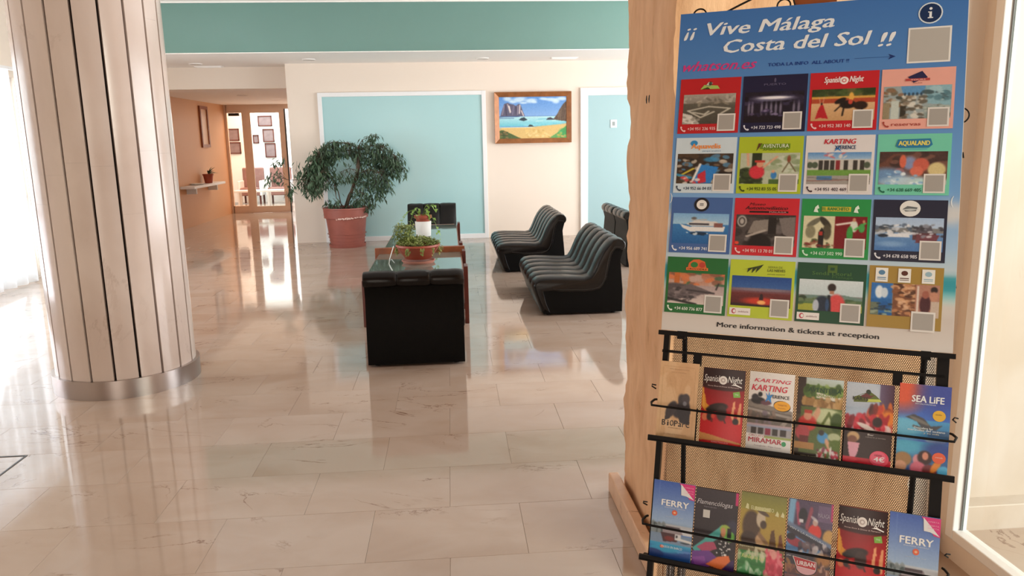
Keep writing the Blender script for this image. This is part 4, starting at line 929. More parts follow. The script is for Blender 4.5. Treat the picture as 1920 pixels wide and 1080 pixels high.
        a.grad(0, 0, 1, .5, '#D6E0E4', '#C4D4D8'); a.poly([(0, .55), (.2, .5), (.45, .52), (.7, .46), (1, .55), (1, .75), (0, .75)], '#6E8A80'); a.grad(0, .62, 1, .8, '#4E6A48', '#5A7A44'); a.rect(0, .78, 1, 1, '#A4A83C'); a.ell(.06, .62, .07, .1, '#2E4028'); a.blobs(0, .62, 1, .78, ['#3E5A38', '#6A7E58'], 30, .05, 3)
        a.ell(.60, .80, .14, .35, '#D84848'); a.ell(.52, .24, .065, .13, '#2A1C1A'); a.rect(.49, .34, .56, .44, '#B07A60'); a.ell(.38, .82, .13, .3, '#1E2A3C'); a.ell(.28, .84, .05, .2, '#B9C0CC'); a.line(.48, .5, .5, 1, .03, '#14181E'); a.ell(.46, .8, .03, .2, '#2C4A70')
    else:        # four collage
        a.rect(0, 0, .32, .5, '#2E6EB4'); a.rect(0, .48, .32, 1, '#1E64A8'); a.ell(.12, .28, .06, .2, '#E4ECF4'); a.ell(.2, .3, .05, .16, '#D0DCE8'); a.rect(0, .6, .12, 1, '#6A7460'); a.ell(.22, .74, .09, .05, '#18304E'); a.blobs(0, .6, .3, 1, ['#243A4C', '#9AA890', '#12589C'], 20, .04, 3)
        a.rect(.33, 0, .66, 1, '#7A4A30'); a.blobs(.35, 0, .64, 1, ['#C4875A', '#4A2818', '#E0B490', '#8A5434', '#D8A47A'], 70, .05, 5); a.rect(.66, 0, 1, 1, '#B4806C'); a.rect(.67, .05, .70, 1, '#E0D0C4'); a.ell(.80, .6, .08, .3, '#4A1E24'); a.ell(.8, .3, .05, .12, '#A4604E'); a.ell(.92, .15, .05, .1, '#2A1814'); a.ell(.92, .35, .06, .15, '#C48A70'); a.rect(.88, .5, 1, 1, '#C9B4A4')
    return a.grain(5, k)

CARDS = [ # background, phone text, phone colour
 ('#BE1F26', '+34 951 236 935', '#F0C8C8'), ('#191A3C', '+34 722 723 498', '#D8D8E4'), ('#C41F2A', '+34 952 383 140', '#F0C8C8'), ('#EBAA9C', 'reservas', '#A8483E'),
 ('#CFDDE6', '+34 952 66 04 03', '#3A4A5C'), ('#AFC02C', '+34 952 83 55 05', '#3E4A10'), ('#E2DCDC', '+34 951 402 469', '#4A3A40'), ('#74CDB0', '+34 638 669 405', '#1E6A50'),
 ('#4567A2', '+34 956 689 741', '#E4E8F0'), ('#CC2430', '+34 951 13 70 01', '#F4D0D0'), ('#259148', '+34 627 502 990', '#CDEBD2'), ('#22243A', '+34 678 658 985', '#E0E0E8'),
 ('#1E6A30', '+34 650 736 877', '#E4EEE0'), ('#BCCB34', '', ''), ('#17492E', '', ''), ('#A6853A', '', '')]
CW, CH = .1535, .1445
def card(k):
    r, c = divmod(k, 4); u0 = .004+.1592*c; v1 = .6595-.1560*r; bg, ph, pc = CARDS[k]
    mb = sbar(MB(), u0, v1-CH, .0008, u0+CW, v1, .0016)
    base_ = mb.build('card', mat('card_'+bg[1:], bg, .4, var=.02, vscale=30), poster)
    f = lambda x, y, h: S(u0+x*CW, v1-y*CH, .0020+h)      # x right, y DOWN in 0..1
    P = Sheet(lambda x, y, h: S(u0+x*CW, v1-(1-y)*CH, .0019+h)); P.art(pic(k), .04 if k != 0 else .07, .17 if k < 13 else .20, .96 if k != 0 else .93, .71 if k < 12 else .72); P.build('picture', base_)
    t = Sheet(lambda x, y, h: S(u0+x*CW, v1-(1-y)*CH, .0024+h))
    asp = CW/CH
    if ph:
        t.text(ph, .17, .055, .055, pc, .46 if k != 3 else .40, bold=.02)
        t.poly([(.045, .125), (.068, .13), (.076, .105), (.068, .095), (.085, .072), (.105, .056), (.115, .064), (.138, .056), (.134, .034), (.115, .028), (.085, .042), (.060, .072), (.046, .105)], pc)
    if k != 15: t.quad(.655, .035, .945, .345, '#E4DFDA'); t.quad(.68, .06, .92, .32, '#A8A29C', .0002)
    else: t.quad(.60, -.03, .92, .29, '#E4DFDA'); t.quad(.625, 0, .895, .26, '#A8A29C', .0002)
    TX_ = lambda s, y, hg, col, w=None, **kw: t.text(s, kw.pop('x', .5), y, hg, col, w, 'C', **kw)
    if k == 0: t.poly([(.34, .80), (.40, .88), (.62, .86), (.66, .80)], '#A8C060'); t.poly([(.36, .80), (.46, .84), (.50, .80)], '#1E2A14'); t.disc(.50, .90, .03, .035, '#283018'); t.poly([(.42, .86), (.47, .93), (.54, .91), (.5, .85)], '#D8D4C8')
    if k == 1: TX_('PUERTO', .82, .035, '#6A6484', .34); t.disc(.5, .91, .015, .04, '#5A5674')
    if k in (2,): TX_('Spanish', .82, .10, '#F4E4E4', .24, x=.33, shear=.25, bold=.02); TX_('Night', .82, .10, '#F4E4E4', .20, x=.68, shear=.25, bold=.02); t.disc(.50, .85, .065, .065, '#F4E8E4'); t.disc(.50, .85, .035, .035, '#D87A7A', .0002); t.disc(.50, .85, .018, .018, '#F4E8E4', .0004)
    if k == 3: t.poly([(.36, .86), (.55, .95), (.63, .84), (.44, .76)], '#26264E'); t.quad(.33, .79, .66, .83, '#B84A48', .0002); TX_('TOURS', .795, .025, '#F0D0C8', .2, h=.0004); TX_('MÁLAGA', .745, .018, '#8A4038', .12)
    if k == 4: TX_('Aquavelis', .80, .09, '#F0944A', .48, bold=.03); t.disc(.30, .90, .06, .05, '#2E8CC8', -.0001); TX_('parque acuático', .745, .03, '#5A8AB0', .3, x=.6)
    if k == 5: t.quad(.34, .78, .80, .87, '#6A8A1E'); TX_('AVENTURA', .80, .065, '#F0F4E0', .40, x=.58, h=.0004); TX_('AMAZONIA', .75, .03, '#3E5A10', .4, x=.58); t.poly([(.28, .74), (.31, .88), (.37, .88), (.33, .82)], '#5A3A1E')
    if k == 6: TX_('KARTING', .85, .085, '#C83040', .46, shear=.2, bold=.03); TX_('XPERIENCE', .76, .065, '#2A4468', .30, x=.58, bold=.02); t.poly([(.42, .84), (.47, .79), (.52, .84), (.49, .78), (.53, .72), (.47, .76), (.42, .72), (.45, .78)], '#3A8AD0')
    if k == 7: t.poly([(.25, .80), (.28, .91), (.72, .92), (.75, .82), (.70, .77), (.30, .77)], '#2A7AA4'); TX_('AQUALAND', .81, .075, '#F0E070', .42, bold=.03, h=.0004); t.quad(.32, .745, .68, .755, '#5AA8C8')
    if k == 8: t.disc(.5, .87, .125, .125, '#1C1C24'); t.disc(.5, .87, .085, .085, '#EDE8E2', .0002); TX_('≡', .835, .07, '#2A2A30', .06, h=.0004, bold=.02)
    if k == 9: TX_('Museo', .87, .05, '#2A0A0C', .25, x=.36, shear=.3); TX_('Automovilístico', .80, .06, '#30090C', .66, shear=.3, bold=.02); t.quad(.24, .745, .84, .775, '#240608'); TX_('MÁLAGA', .748, .022, '#E8A0A0', .26, x=.68, h=.0004)
    if k == 10: t.quad(.30, .79, .72, .87, '#C8B83A'); TX_('EL RANCHITO', .805, .055, '#2E8A40', .38, h=.0004, bold=.02)
    if k == 10:
        for x in (.22, .80): t.poly([(x-.04, .78), (x-.02, .86), (x+.02, .90), (x+.04, .84), (x+.01, .83), (x+.03, .77)], '#E4F0E0')
    if k == 11: t.disc(.5, .86, .14, .13, '#E8E6E2'); t.poly([(.40, .85), (.46, .90), (.60, .88), (.58, .82), (.44, .81)], '#6A6E70', .0002); t.poly([(.38, .84), (.50, .86), (.62, .85), (.5, .82)], '#C4C8C8', .0004)
    if k == 12: t.poly([(.34, .80), (.36, .90), (.43, .96), (.52, .97), (.62, .93), (.66, .80)], '#D86A34'); t.disc(.45, .87, .06, .05, '#2E7A3A', .0002); t.disc(.58, .87, .05, .05, '#C0402E', .0002); t.quad(.32, .77, .68, .82, '#E87A3A', .0004); TX_('CROCODILE', .78, .03, '#3A1408', .32, h=.0006, bold=.02)
    if k == 13: TX_('SIERRA DE', .87, .035, '#6A7414', .22, x=.70); TX_('LAS NIEVES', .81, .045, '#5A6410', .27, x=.72, bold=.02); TX_('parque nacional', .76, .02, '#3A4008', .26, x=.72); t.poly([(.18, .82), (.30, .86), (.44, .90), (.52, .93), (.47, .86), (.40, .78), (.42, .87), (.34, .77), (.35, .86), (.27, .78), (.28, .85)], '#2E3A10')
    if k == 14: t.quad(.44, .84, .58, .97, '#4A6A2A'); t.quad(.48, .88, .54, .93, '#17492E', .0002); TX_('Senda Litoral', .80, .06, '#4E7A3A', .56, bold=.01); TX_('Málaga', .755, .035, '#3E6A34', .3, x=.66)
    if k in (13, 14): t.quad(.03, .04, .36, .16, '#EDE6E2'); t.disc(.10, .10, .035, .045, '#C44A5C', .0002); t.disc(.108, .10, .022, .028, '#EDE6E2', .0004); TX_('andalucía', .085, .03, '#8A5A64', .16, x=.25, h=.0004)
    if k == 15:
        for x, c1 in ((.17, '#5A86A8'), (.48, '#5A2A1E'), (.80, '#9ABAC8')):
            t.quad(x-.085, .74, x+.085, .965, '#EDEBE6'); t.disc(x, .89, .045, .04, c1, .0002); t.quad(x-.06, .80, x+.06, .815, c1, .0002); t.quad(x-.06, .775, x+.06, .785, c1, .0002)
    t.build('lettering', base_)
for k in range(16): card(k)

# ------------------------------------------------------------------ brochures
def brochure(u0, u1, vt, vb, art, letter, label, group, n0=-.004, thick=.007, bow=.0, edge='#E6E0D8'):
    o = S((u0+u1)/2, vb, n0); b = thing('brochure', tuple(o), label, 'brochure', th, group)
    Wd, Ht = u1-u0, vt-vb
    def F(x, y, h): return S(u0+x*Wd, vb+y*Ht, n0+thick+bow*4*x*(1-x)+h)
    nn = 8; vs = []; 
    for back in (0, 1):
        for j in (0, 1):
            for i in range(nn+1):
                x = i/nn; vs.append(F(x, j, -.0002) if not back else S(u0+x*Wd, vb+j*Ht, n0))
    q = nn+1; fs = []
    for i in range(nn):
        fs += [(i, i+1, q+i+1, q+i), (2*q+i, 3*q+i, 3*q+i+1, 2*q+i+1), (i, 2*q+i, 2*q+i+1, i+1), (q+i, q+i+1, 3*q+i+1, 3*q+i)]
    fs += [(0, q, 3*q, 2*q), (nn, 2*q+nn, 3*q+nn, q+nn)]
    MB().add(vs, fs).build('pages', mat('page_block_'+edge[1:], edge, .6, var=.05, vscale=60), b)
    s = Sheet(F); s.art(art, 0, 0, 1, 1, .0002); s.build('cover', b)
    t = Sheet(lambda x, y, h: F(x, y, .0007+h)); letter(t); t.build('lettering', b); return b
def tx(t, s, y, hg, col, w=None, x=.5, **k): t.text(s, x, y, hg, col, w, 'C', **k)
AW, AH = 76, 148
def a_kraft():
    a = Art(AW, AH, '#D8AE82'); a.blobs(0, 0, 1, 1, ['#DDB68C', '#CFA276', '#D6AA7E'], 60, .15, 1); 
    for q in ((.10, .06, .90, .065), (.10, .95, .90, .955), (.08, .08, .09, .93), (.91, .08, .92, .93)): a.rect(*q, '#B88A60', .6)
    for x in (.25, .4, .6, .75): a.line(x, .2, .5, .55, .012, '#C4966C', .4)
    a.ell(.68, .53, .17, .10, '#3A3236', .5); a.ell(.72, .47, .10, .07, '#463C40'); a.ell(.60, .62, .2, .10, '#332C30', -.2); a.ell(.36, .62, .16, .09, '#3E3538', -.5); a.poly([(.24, .60), (.40, .58), (.34, .74), (.20, .77)], '#3A3134'); a.poly([(.50, .62), (.86, .58), (.84, .80), (.60, .78)], '#2E282C'); a.ell(.70, .53, .05, .03, '#7A7880'); return a.grain(3)
def l_kraft(t):
    for ch, x, w in zip('BiOParC', (.19, .30, .40, .51, .61, .70, .81), (.09, .035, .09, .09, .08, .05, .09)): tx(t, ch, .165, .075, '#2A211E', w, x, bold=.03)
    tx(t, 'FUENGIROLA', .135, .014, '#8A6040', .36); tx(t, 'un viaje a la naturaleza', .055, .014, '#A47A54', .6); tx(t, 'Vive la experiencia', .90, .014, '#B08660', .5); tx(t, 'ven a conocer', .86, .012, '#B08660', .4)
def a_night():
    a = Art(AW, AH, '#2A0E10'); a.grad(0, .24, 1, .70, '#8A1218', '#C4161E'); a.ell(.5, .22, .6, .06, '#3A1012'); a.poly([(.02, .30), (.08, .36), (.12, .46), (.26, .52), (.10, .56), (0, .50)], '#E0952E'); a.line(.02, .28, .06, .50, .03, '#E8A848'); a.ell(.10, .64, .07, .05, '#D8744E')
    a.ell(.40, .50, .24, .055, '#2A1412', -.1); a.ell(.50, .57, .12, .10, '#3A2220'); a.ell(.24, .54, .12, .03, '#1E100E'); a.ell(.22, .63, .07, .05, '#2E1614'); a.line(.28, .62, .27, .92, .03, '#6A1616'); a.line(.54, .62, .66, .76, .02, '#4A1212'); a.ell(.3, .62, .05, .03, '#D04430')
    a.poly([(.72, .60), (.76, .42), (.80, .40), (.84, .62), (.80, .68)], '#E8A070'); a.poly([(.86, .60), (.91, .42), (.95, .42), (.96, .68), (.92, .70)], '#E0986A'); a.rect(.79, .50, .87, .64, '#B02020'); a.ell(.84, .66, .07, .04, '#1C0E0E')
    a.rect(0, .70, 1, 1, '#C4141E'); a.poly([(0, .84), (.3, .86), (.7, .90), (1, .93), (1, .98), (.6, .93), (0, .94)], '#C9884A'); a.rect(0, .95, 1, 1, '#B81820'); a.ell(.5, .98, .5, .05, '#D0202A'); return a.grain(3)
def l_night(t):
    tx(t, 'Spanish', .83, .085, '#EFE8E4', .40, .23, shear=.25); tx(t, 'Night', .83, .085, '#EFE8E4', .34, .77, shear=.25); t.disc(.49, .855, .10, .055, '#E8E0DC', .0002); t.disc(.49, .855, .055, .03, '#B8A8A4', .0004); t.disc(.49, .855, .03, .016, '#E8E0DC', .0006)
    tx(t, 'Horse Show & Dinner & Flamenco', .765, .016, '#E0C4C0', .74); t.poly([(.74, .71), (.89, .73), (.92, .655), (.76, .645)], '#7CB048'); tx(t, 'Only', .68, .018, '#E4F0D8', .08, .83, h=.0002)
    t.poly([(.68, .80), (.78, .82), (.94, .785), (.93, .775), (.78, .80)], '#EFE8E4', .0002); tx(t, 'ESPECTÁCULO', .045, .018, '#F0B0A8', .4)
def a_kart():
    a = Art(AW, AH, '#E6E0DC'); a.poly([(0, .36), (.2, .34), (.35, .40), (1, .46), (1, .62), (0, .62)], '#8A8078'); a.poly([(0, .44), (1, .50), (1, .66), (0, .66)], '#6E645E'); a.line(.0, .47, 1, .54, .02, '#A89E98'); a.poly([(.74, .64), (.9, .54), (1, .53), (.84, .65)], '#A0948C')
    a.ell(.22, .36, .16, .045, '#2A2628'); a.ell(.26, .28, .05, .03, '#1C1A1C'); a.ell(.40, .38, .12, .03, '#6A4450'); a.ell(.15, .32, .08, .04, '#38343A'); a.blobs(.05, .5, .6, .62, ['#8A7468', '#5A524C', '#7C6C7A'], 24, .05, 2, .4)
    a.rect(0, .66, 1, .82, '#A4A0A4'); a.grad(0, .65, 1, .70, '#C8A4A8', '#8CA4C4'); 
    for x in (.1, .26, .42, .58, .76): a.rect(x, .70, x+.12, .78, '#38302E' if x != .42 else '#8A2440')
    a.rect(.0, .79, 1, .825, '#9CA860'); a.rect(0, .82, 1, 1, '#E4DEDC'); a.rect(0, .78, .4, .83, '#E8E2E0'); return a.grain(3)
def l_kart(t):
    tx(t, 'KARTING', .875, .045, '#D8304E', .82, .52, shear=.3, bold=.03); tx(t, 'KARTING', .765, .075, '#D42A44', .80, .46, shear=.2, bold=.03); tx(t, 'PERIENCE', .685, .042, '#1E1C22', .42, .70, bold=.03)
    t.poly([(.38, .75), (.44, .71), (.46, .77), (.48, .71), (.55, .74), (.50, .68), (.52, .62), (.45, .66), (.38, .63), (.42, .69)], '#2E8AD4', .0002)
    t.disc(.76, .595, .19, .068, '#2A2420', -.0002, ang=-.05); t.disc(.76, .597, .18, .062, '#F0A820'); tx(t, 'TARJETA', .60, .02, '#B07010', .2, .76, h=.0002); tx(t, 'Descuento', .565, .016, '#B07010', .16, .76, h=.0002)
    tx(t, 'CIRCUITO', .185, .028, '#A85A68', .36, .24); tx(t, 'MIRAMAR', .115, .060, '#B82A44', .74, .43, bold=.03); t.disc(.85, .13, .05, .03, '#3A9A64', -.0002); tx(t, 'Fuengirola - Mijas Costa', .07, .018, '#A4949A', .6)
def a_avent():
    a = Art(AW, AH, '#4A3E2C'); a.rect(0, 0, .18, .46, '#3A2A22'); a.grad(.18, 0, 1, .12, '#C4D0D0', '#A8B8A0'); a.poly([(.18, .08), (1, .10), (1, .26), (.15, .24)], '#5E7A34'); a.blobs(.2, .1, 1, .26, ['#4A6A28', '#86A050', '#38501E'], 30, .06, 1); a.poly([(.42, .17), (.98, .22), (.98, .27), (.42, .24)], '#D8D4C4'); a.poly([(.12, .24), (1, .28), (1, .36), (.12, .34)], '#A07844'); a.blobs(.14, .24, 1, .36, ['#B89058', '#8A6434', '#C4A070'], 26, .05, 2, .5)
    a.rect(.1, .36, 1, 1, '#5A6A34'); a.ell(.68, .46, .34, .10, '#C4CCA0'); a.line(.72, .42, .55, .60, .03, '#5E6E30'); a.line(.72, .42, .88, .60, .03, '#5E6E30'); a.ell(.90, .52, .14, .12, '#3E5420'); a.line(.48, .40, .36, .56, .07, '#D8A080'); a.ell(.26, .56, .20, .10, '#D03A34'); a.ell(.26, .47, .09, .055, '#D89478'); a.rect(.18, .40, .36, .44, '#B83A2C'); a.ell(.16, .68, .16, .09, '#B84850'); a.rect(.1, .72, .3, .86, '#6A2A28')
    a.ell(.62, .72, .13, .07, '#4A96D0'); a.ell(.58, .66, .06, .035, '#3A3430'); a.line(.70, .76, .82, .88, .05, '#D8A484'); a.ell(.86, .70, .14, .05, '#B8C098'); a.ell(.90, .80, .14, .07, '#5A702E'); a.poly([(0, .80), (.44, .80), (.44, .88), (0, .88)], '#B4844E')
    a.blobs(.5, .86, .95, .97, ['#D8D4D0', '#B02A30', '#7A2A48', '#E8E0E0', '#C8304A'], 36, .04, 4, .6); a.rect(0, .93, .5, 1, '#2E241C'); a.rect(0, .97, 1, 1, '#241C18'); return a.grain(4)
def l_avent(t):
    tx(t, 'AVENTURA', .83, .055, '#1E4A24', .72, .60, bold=.04); tx(t, 'AMAZONIA', .775, .035, '#7A9A3A', .5, .65, bold=.02); tx(t, 'parque de aventura en los árboles', .03, .016, '#C4BCA8', .7)
def a_race():
    a = Art(AW, AH, '#8CA0BC'); a.grad(0, 0, 1, .3, '#A4B4CC', '#7A84A0', 0); a.ell(.35, .1, .5, .2, '#D4DCE4', 0, .7, .8); a.grad(.7, 0, 1, .3, '#6A5A78', '#4A2A3C', 0); a.ell(.2, .42, .3, .12, '#C4D4E4', 0, .7, .8)
    a.blobs(.5, .30, 1, .5, ['#7A2A24', '#C8402A', '#4A2020', '#E0702A'], 30, .09, 1, .5); a.ell(.9, .4, .16, .09, '#E8862E', 0, .9, .6); a.blobs(0, .44, .9, .58, ['#D4283A', '#A81A28', '#E8A4A8', '#7A1420', '#F0D4D0'], 46, .09, 2, .5); a.ell(.68, .46, .1, .06, '#2A1414'); a.ell(.45, .53, .2, .03, '#E8D8D4', .2); a.rect(0, .565, 1, .62, '#3A1A1A')
    a.rect(0, .60, 1, 1, '#33201E'); a.ell(.20, .66, .13, .06, '#D4B080'); a.ell(.18, .70, .10, .05, '#8A5A48'); a.poly([(.08, .73), (.34, .73), (.30, .86), (.24, .94), (.16, .94), (.12, .86)], '#E8A8BC'); a.rect(0, .91, 1, 1, '#C81E34'); a.ell(.1, .94, .2, .03, '#E03A4C'); return a.grain(3)
def l_race(t):
    t.poly([(.16, .76), (.16, .82), (.34, .87), (.50, .90), (.62, .86), (.70, .82), (.62, .78), (.40, .77)], '#5E6A24', -.0003); t.disc(.46, .895, .05, .03, '#23301C'); t.poly([(.30, .84), (.42, .88), (.52, .85), (.60, .87), (.50, .82), (.38, .81)], '#6A2A28', .0002); tx(t, 'KARTS', .785, .045, '#2A3014', .32, .30, bold=.03, h=.0002); t.poly([(.44, .775), (.74, .79), (.70, .82), (.46, .81)], '#C4CC5A', .0001)
    t.disc(.76, .105, .20, .095, '#E4405A'); t.disc(.74, .12, .16, .075, '#E8607A', .0001); tx(t, 'DESDE', .135, .02, '#4A1420', .15, .74, h=.0003); tx(t, '4€', .07, .055, '#F4ECEC', .22, .76, bold=.04, h=.0003)
    tx(t, '¡Ven a disfrutar!', .43, .018, '#C4B4B0', .45, .62); tx(t, 'Bar', .37, .022, '#D8D0CC', .13, .56); tx(t, 'cafetería y terraza', .345, .016, '#A89C98', .42, .66)
def a_sea():
    a = Art(AW, AH, '#3A5CB4'); a.grad(0, 0, 1, .42, '#4A62B4', '#3A6CC8'); a.ell(.05, .08, .42, .22, '#E8582E', 0, .95, .9); a.ell(.75, .1, .4, .2, '#34409A', 0, .7, .9); a.grad(0, .40, 1, .62, '#4C9CD0', '#2E6EA4'); a.ell(.15, .5, .35, .12, '#74C4E0', 0, .8, .8)
    a.poly([(.14, .38), (.30, .34), (.50, .38), (.64, .46), (.86, .44), (.74, .50), (.50, .50), (.36, .42)], '#4A4A50'); a.ell(.42, .41, .2, .02, '#8A8478', .2, .7); a.poly([(.3, .46), (.6, .49), (.5, .53), (.28, .48)], '#5A6468'); a.ell(.75, .62, .2, .03, '#9AB0B4', 0, .7); a.rect(.6, .5, 1, .58, '#2A3A5C', .5)
    a.grad(0, .64, 1, 1, '#3A9AC8', '#2C4A8C'); a.ell(.2, .72, .3, .08, '#5AC0DC', 0, .7, .8); a.ell(.85, .72, .3, .1, '#26388C', 0, .8, .8); a.ell(.14, .86, .17, .08, '#A47A4A'); a.ell(.1, .94, .12, .06, '#D49A78'); a.ell(.42, .85, .09, .06, '#D8909A'); a.ell(.56, .82, .14, .08, '#3A1E1E'); a.ell(.57, .80, .06, .045, '#D89078'); a.ell(.44, .95, .16, .08, '#D86A80'); a.ell(.66, .96, .14, .07, '#7A2A30'); a.ell(.78, .90, .12, .05, '#E88A2E', -.6); a.ell(.93, .95, .12, .06, '#58B4E0'); return a.grain(3)
def l_sea(t):
    tx(t, 'SEA LiFE', .80, .075, '#F2F4F6', .62, .56, bold=.05); tx(t, 'BENALMÁDENA', .775, .014, '#D4DCE8', .4, .52); t.disc(.79, .665, .125, .062, '#E8B42A'); tx(t, 'AHORA', .67, .016, '#7A5A10', .12, .78, h=.0002)
    tx(t, 'Descubre las', .50, .022, '#E8F0F4', .36, .50, bold=.02); tx(t, 'maravillas del océano', .475, .022, '#E8F0F4', .72, .56, bold=.02); tx(t, 'y su vida', .45, .018, '#D8D8C4', .3, .66); t.disc(.83, .195, .13, .062, '#E8603A'); tx(t, 'entrada', .195, .016, '#F4D8D0', .14, .83, h=.0002)
def a_ferry():
    a = Art(AW, AH, '#5A86C8'); a.grad(0, 0, 1, .56, '#3A5CAE', '#A4BCD8'); a.rect(.14, 0, .155, .56, '#7A9AD0', .4); a.grad(0, .55, 1, .66, '#C8CCD4', '#D4D4D8'); a.poly([(0, .60), (.08, .56), (.2, .64), (.3, .60), (.36, .70), (0, .72)], '#5E6A70'); a.blobs(0, .58, .35, .68, ['#4A5658', '#8A9498'], 16, .05, 1); a.rect(0, .68, 1, .80, '#7E94B0'); a.poly([(.28, .62), (.72, .58), (.78, .66), (.3, .68)], '#9A8E94'); a.rect(.36, .575, .70, .61, '#5A4E54')
    a.poly([(.24, .66), (.62, .66), (.66, .76), (.32, .78)], '#4A2A30'); a.ell(.46, .73, .12, .03, '#7A2A28'); a.rect(.6, .66, .74, .74, '#D8D8DC'); a.rect(.62, .68, .66, .71, '#2A2A34'); a.line(.65, .72, 1, .74, .02, '#E0DEDC'); a.ell(.85, .76, .12, .01, '#3A4650'); a.grad(0, .80, 1, .86, '#3AA4CC', '#2A7AB8'); a.poly([(0, .84), (.4, .84), (.7, .90), (1, .88), (1, 1), (0, 1)], '#1E4C94'); a.ell(.35, .87, .4, .05, '#34A4CC', 0, .9, .6); a.ell(.1, .95, .25, .06, '#1C3C7C'); return a.grain(3)
def l_ferry(t):
    t.poly([(.62, 1), (.70, 1), (1, 1), (1, .80), (.88, .81)], '#D8257A'); t.poly([(.66, .995), (.99, .81), (.80, .845), (.68, .85)], '#E4E0E0', .0002)
    for y in (.95, .91, .88): tx(t, 'OFERTA', y, .014, '#F4A8C8', .22, .86, h=.0003)
    tx(t, 'FERRY', .685, .078, '#F2F0EE', .66, .55, bold=.06); tx(t, 'BENALMÁDENA - FUENGIROLA', .66, .014, '#D4DCE8', .5, .55); t.disc(.55, .61, .065, .035, '#E0603A'); t.disc(.55, .61, .03, .014, '#F0B48A', .0002); tx(t, 'costa del sol', .545, .012, '#C8D0DC', .4, .55); tx(t, 'PASEOS EN BARCO', .145, .028, '#D8E8F0', .5, .54, bold=.02); t.disc(.30, .155, .05, .02, '#E0704A')
def a_flam():
    a = Art(AW, AH, '#2A2026'); a.grad(0, 0, 1, .4, '#332830', '#281E26'); a.ell(.90, .45, .14, .10, '#3A3A52', 0, .8, .5); a.poly([(.0, .78), (.38, .58), (.68, .42), (.62, .60), (.3, .74), (.1, .86)], '#4AA4A0'); a.ell(.74, .48, .12, .06, '#9AB04A'); a.ell(.84, .56, .13, .07, '#6EB450'); a.ell(.70, .52, .06, .06, '#C88A64'); a.rect(.80, .46, .88, .58, '#140E14'); a.ell(.72, .72, .17, .11, '#100C12')
    rg = random.Random(3)
    for i in range(26): a.ell(rg.uniform(.58, .88), rg.uniform(.63, .82), .018, .010, '#E8E4E4')
    a.poly([(.10, .76), (.30, .68), (.50, .66), (.58, .74), (.3, .82)], '#B04A6A'); a.poly([(0, .82), (.4, .78), (.62, .86), (.4, 1), (0, 1)], '#6E3A8E'); a.poly([(.34, .96), (.6, .84), (.86, .80), (.92, .88), (.72, 1)], '#E8743A'); a.poly([(.7, 1), (.92, .86), (1, .84), (1, 1)], '#3A1E5A'); a.poly([(0, .9), (.3, .86), (.35, .95), (.1, 1)], '#8A4AA0'); a.rect(.94, 0, 1, .16, '#C82A6E'); return a.grain(3)
def l_flam(t): tx(t, 'Flamencólogas', .80, .06, '#C4BEC4', .84, .46, shear=.3); tx(t, 'espectáculo', .765, .018, '#8A8490', .3, .36); t.quad(.20, .63, .36, .73, '#C8C4C0')
def a_ranch():
    a = Art(AW, AH, '#8A7C34'); a.grad(0, 0, 1, .2, '#7C7A3A', '#96903A'); a.grad(0, .2, 1, .60, '#A8903A', '#B09040'); a.ell(.26, .40, .20, .19, '#4E3A2C', .3); a.ell(.22, .56, .18, .10, '#3E2C24'); a.ell(.46, .30, .10, .10, '#C4B49C'); a.ell(.50, .22, .14, .025, '#5A4A3C', .2); a.ell(.52, .36, .07, .05, '#4A382C'); a.ell(.46, .55, .10, .07, '#C09A74'); a.line(.44, .48, .62, .58, .04, '#8A6A4C'); a.poly([(.0, .62), (1, .62), (1, .70), (0, .70)], '#6A5C34'); a.poly([(.38, .62), (.72, .62), (.7, .68), (.36, .66)], '#C4B48C')
    a.poly([(.66, .62), (.70, .42), (.76, .40), (.84, .64)], '#5A3A1E'); a.poly([(.86, .62), (.88, .46), (.92, .44), (1, .64)], '#6A3A20'); a.rect(0, .70, 1, 1, '#2E7A34'); a.grad(0, .74, 1, .86, '#4E9A4A', '#1E6A2C'); a.blobs(0, .70, .6, .78, ['#C8CCA8', '#A8B48C', '#D8D4B8'], 20, .05, 3, .5); a.blobs(0, .88, .6, .97, ['#9AC49A', '#4E9A5E', '#C4DCC0'], 22, .06, 5, .6); a.poly([(.62, .68), (.96, .66), (1, .98), (.62, .96)], '#D04058'); a.blobs(.62, .66, 1, .98, ['#E05A70', '#C02A40', '#E8A098', '#E87888', '#B83048'], 50, .05, 4, .7); a.rect(.60, .95, 1, 1, '#C8A484'); a.rect(0, .97, .6, 1, '#1C4A24'); return a.grain(3)
def l_ranch(t): tx(t, 'EL RANCHITO', .805, .045, '#D8D4A0', .50, .48, bold=.02); t.quad(.30, .80, .66, .845, '#C8C484', -.0003); t.poly([(.1, .81), (.13, .87), (.17, .86), (.18, .80)], '#D4D09C'); t.poly([(.76, .77), (.80, .83), (.84, .80), (.84, .76)], '#D4D09C'); t.poly([(.88, .77), (.92, .83), (.96, .80), (.96, .76)], '#D4D09C'); tx(t, 'Espectáculo Ecuestre', .345, .018, '#E0DCB8', .58, .32); tx(t, 'Ronda y su Luz', .215, .045, '#D8E08A', .50, .34, shear=.3)
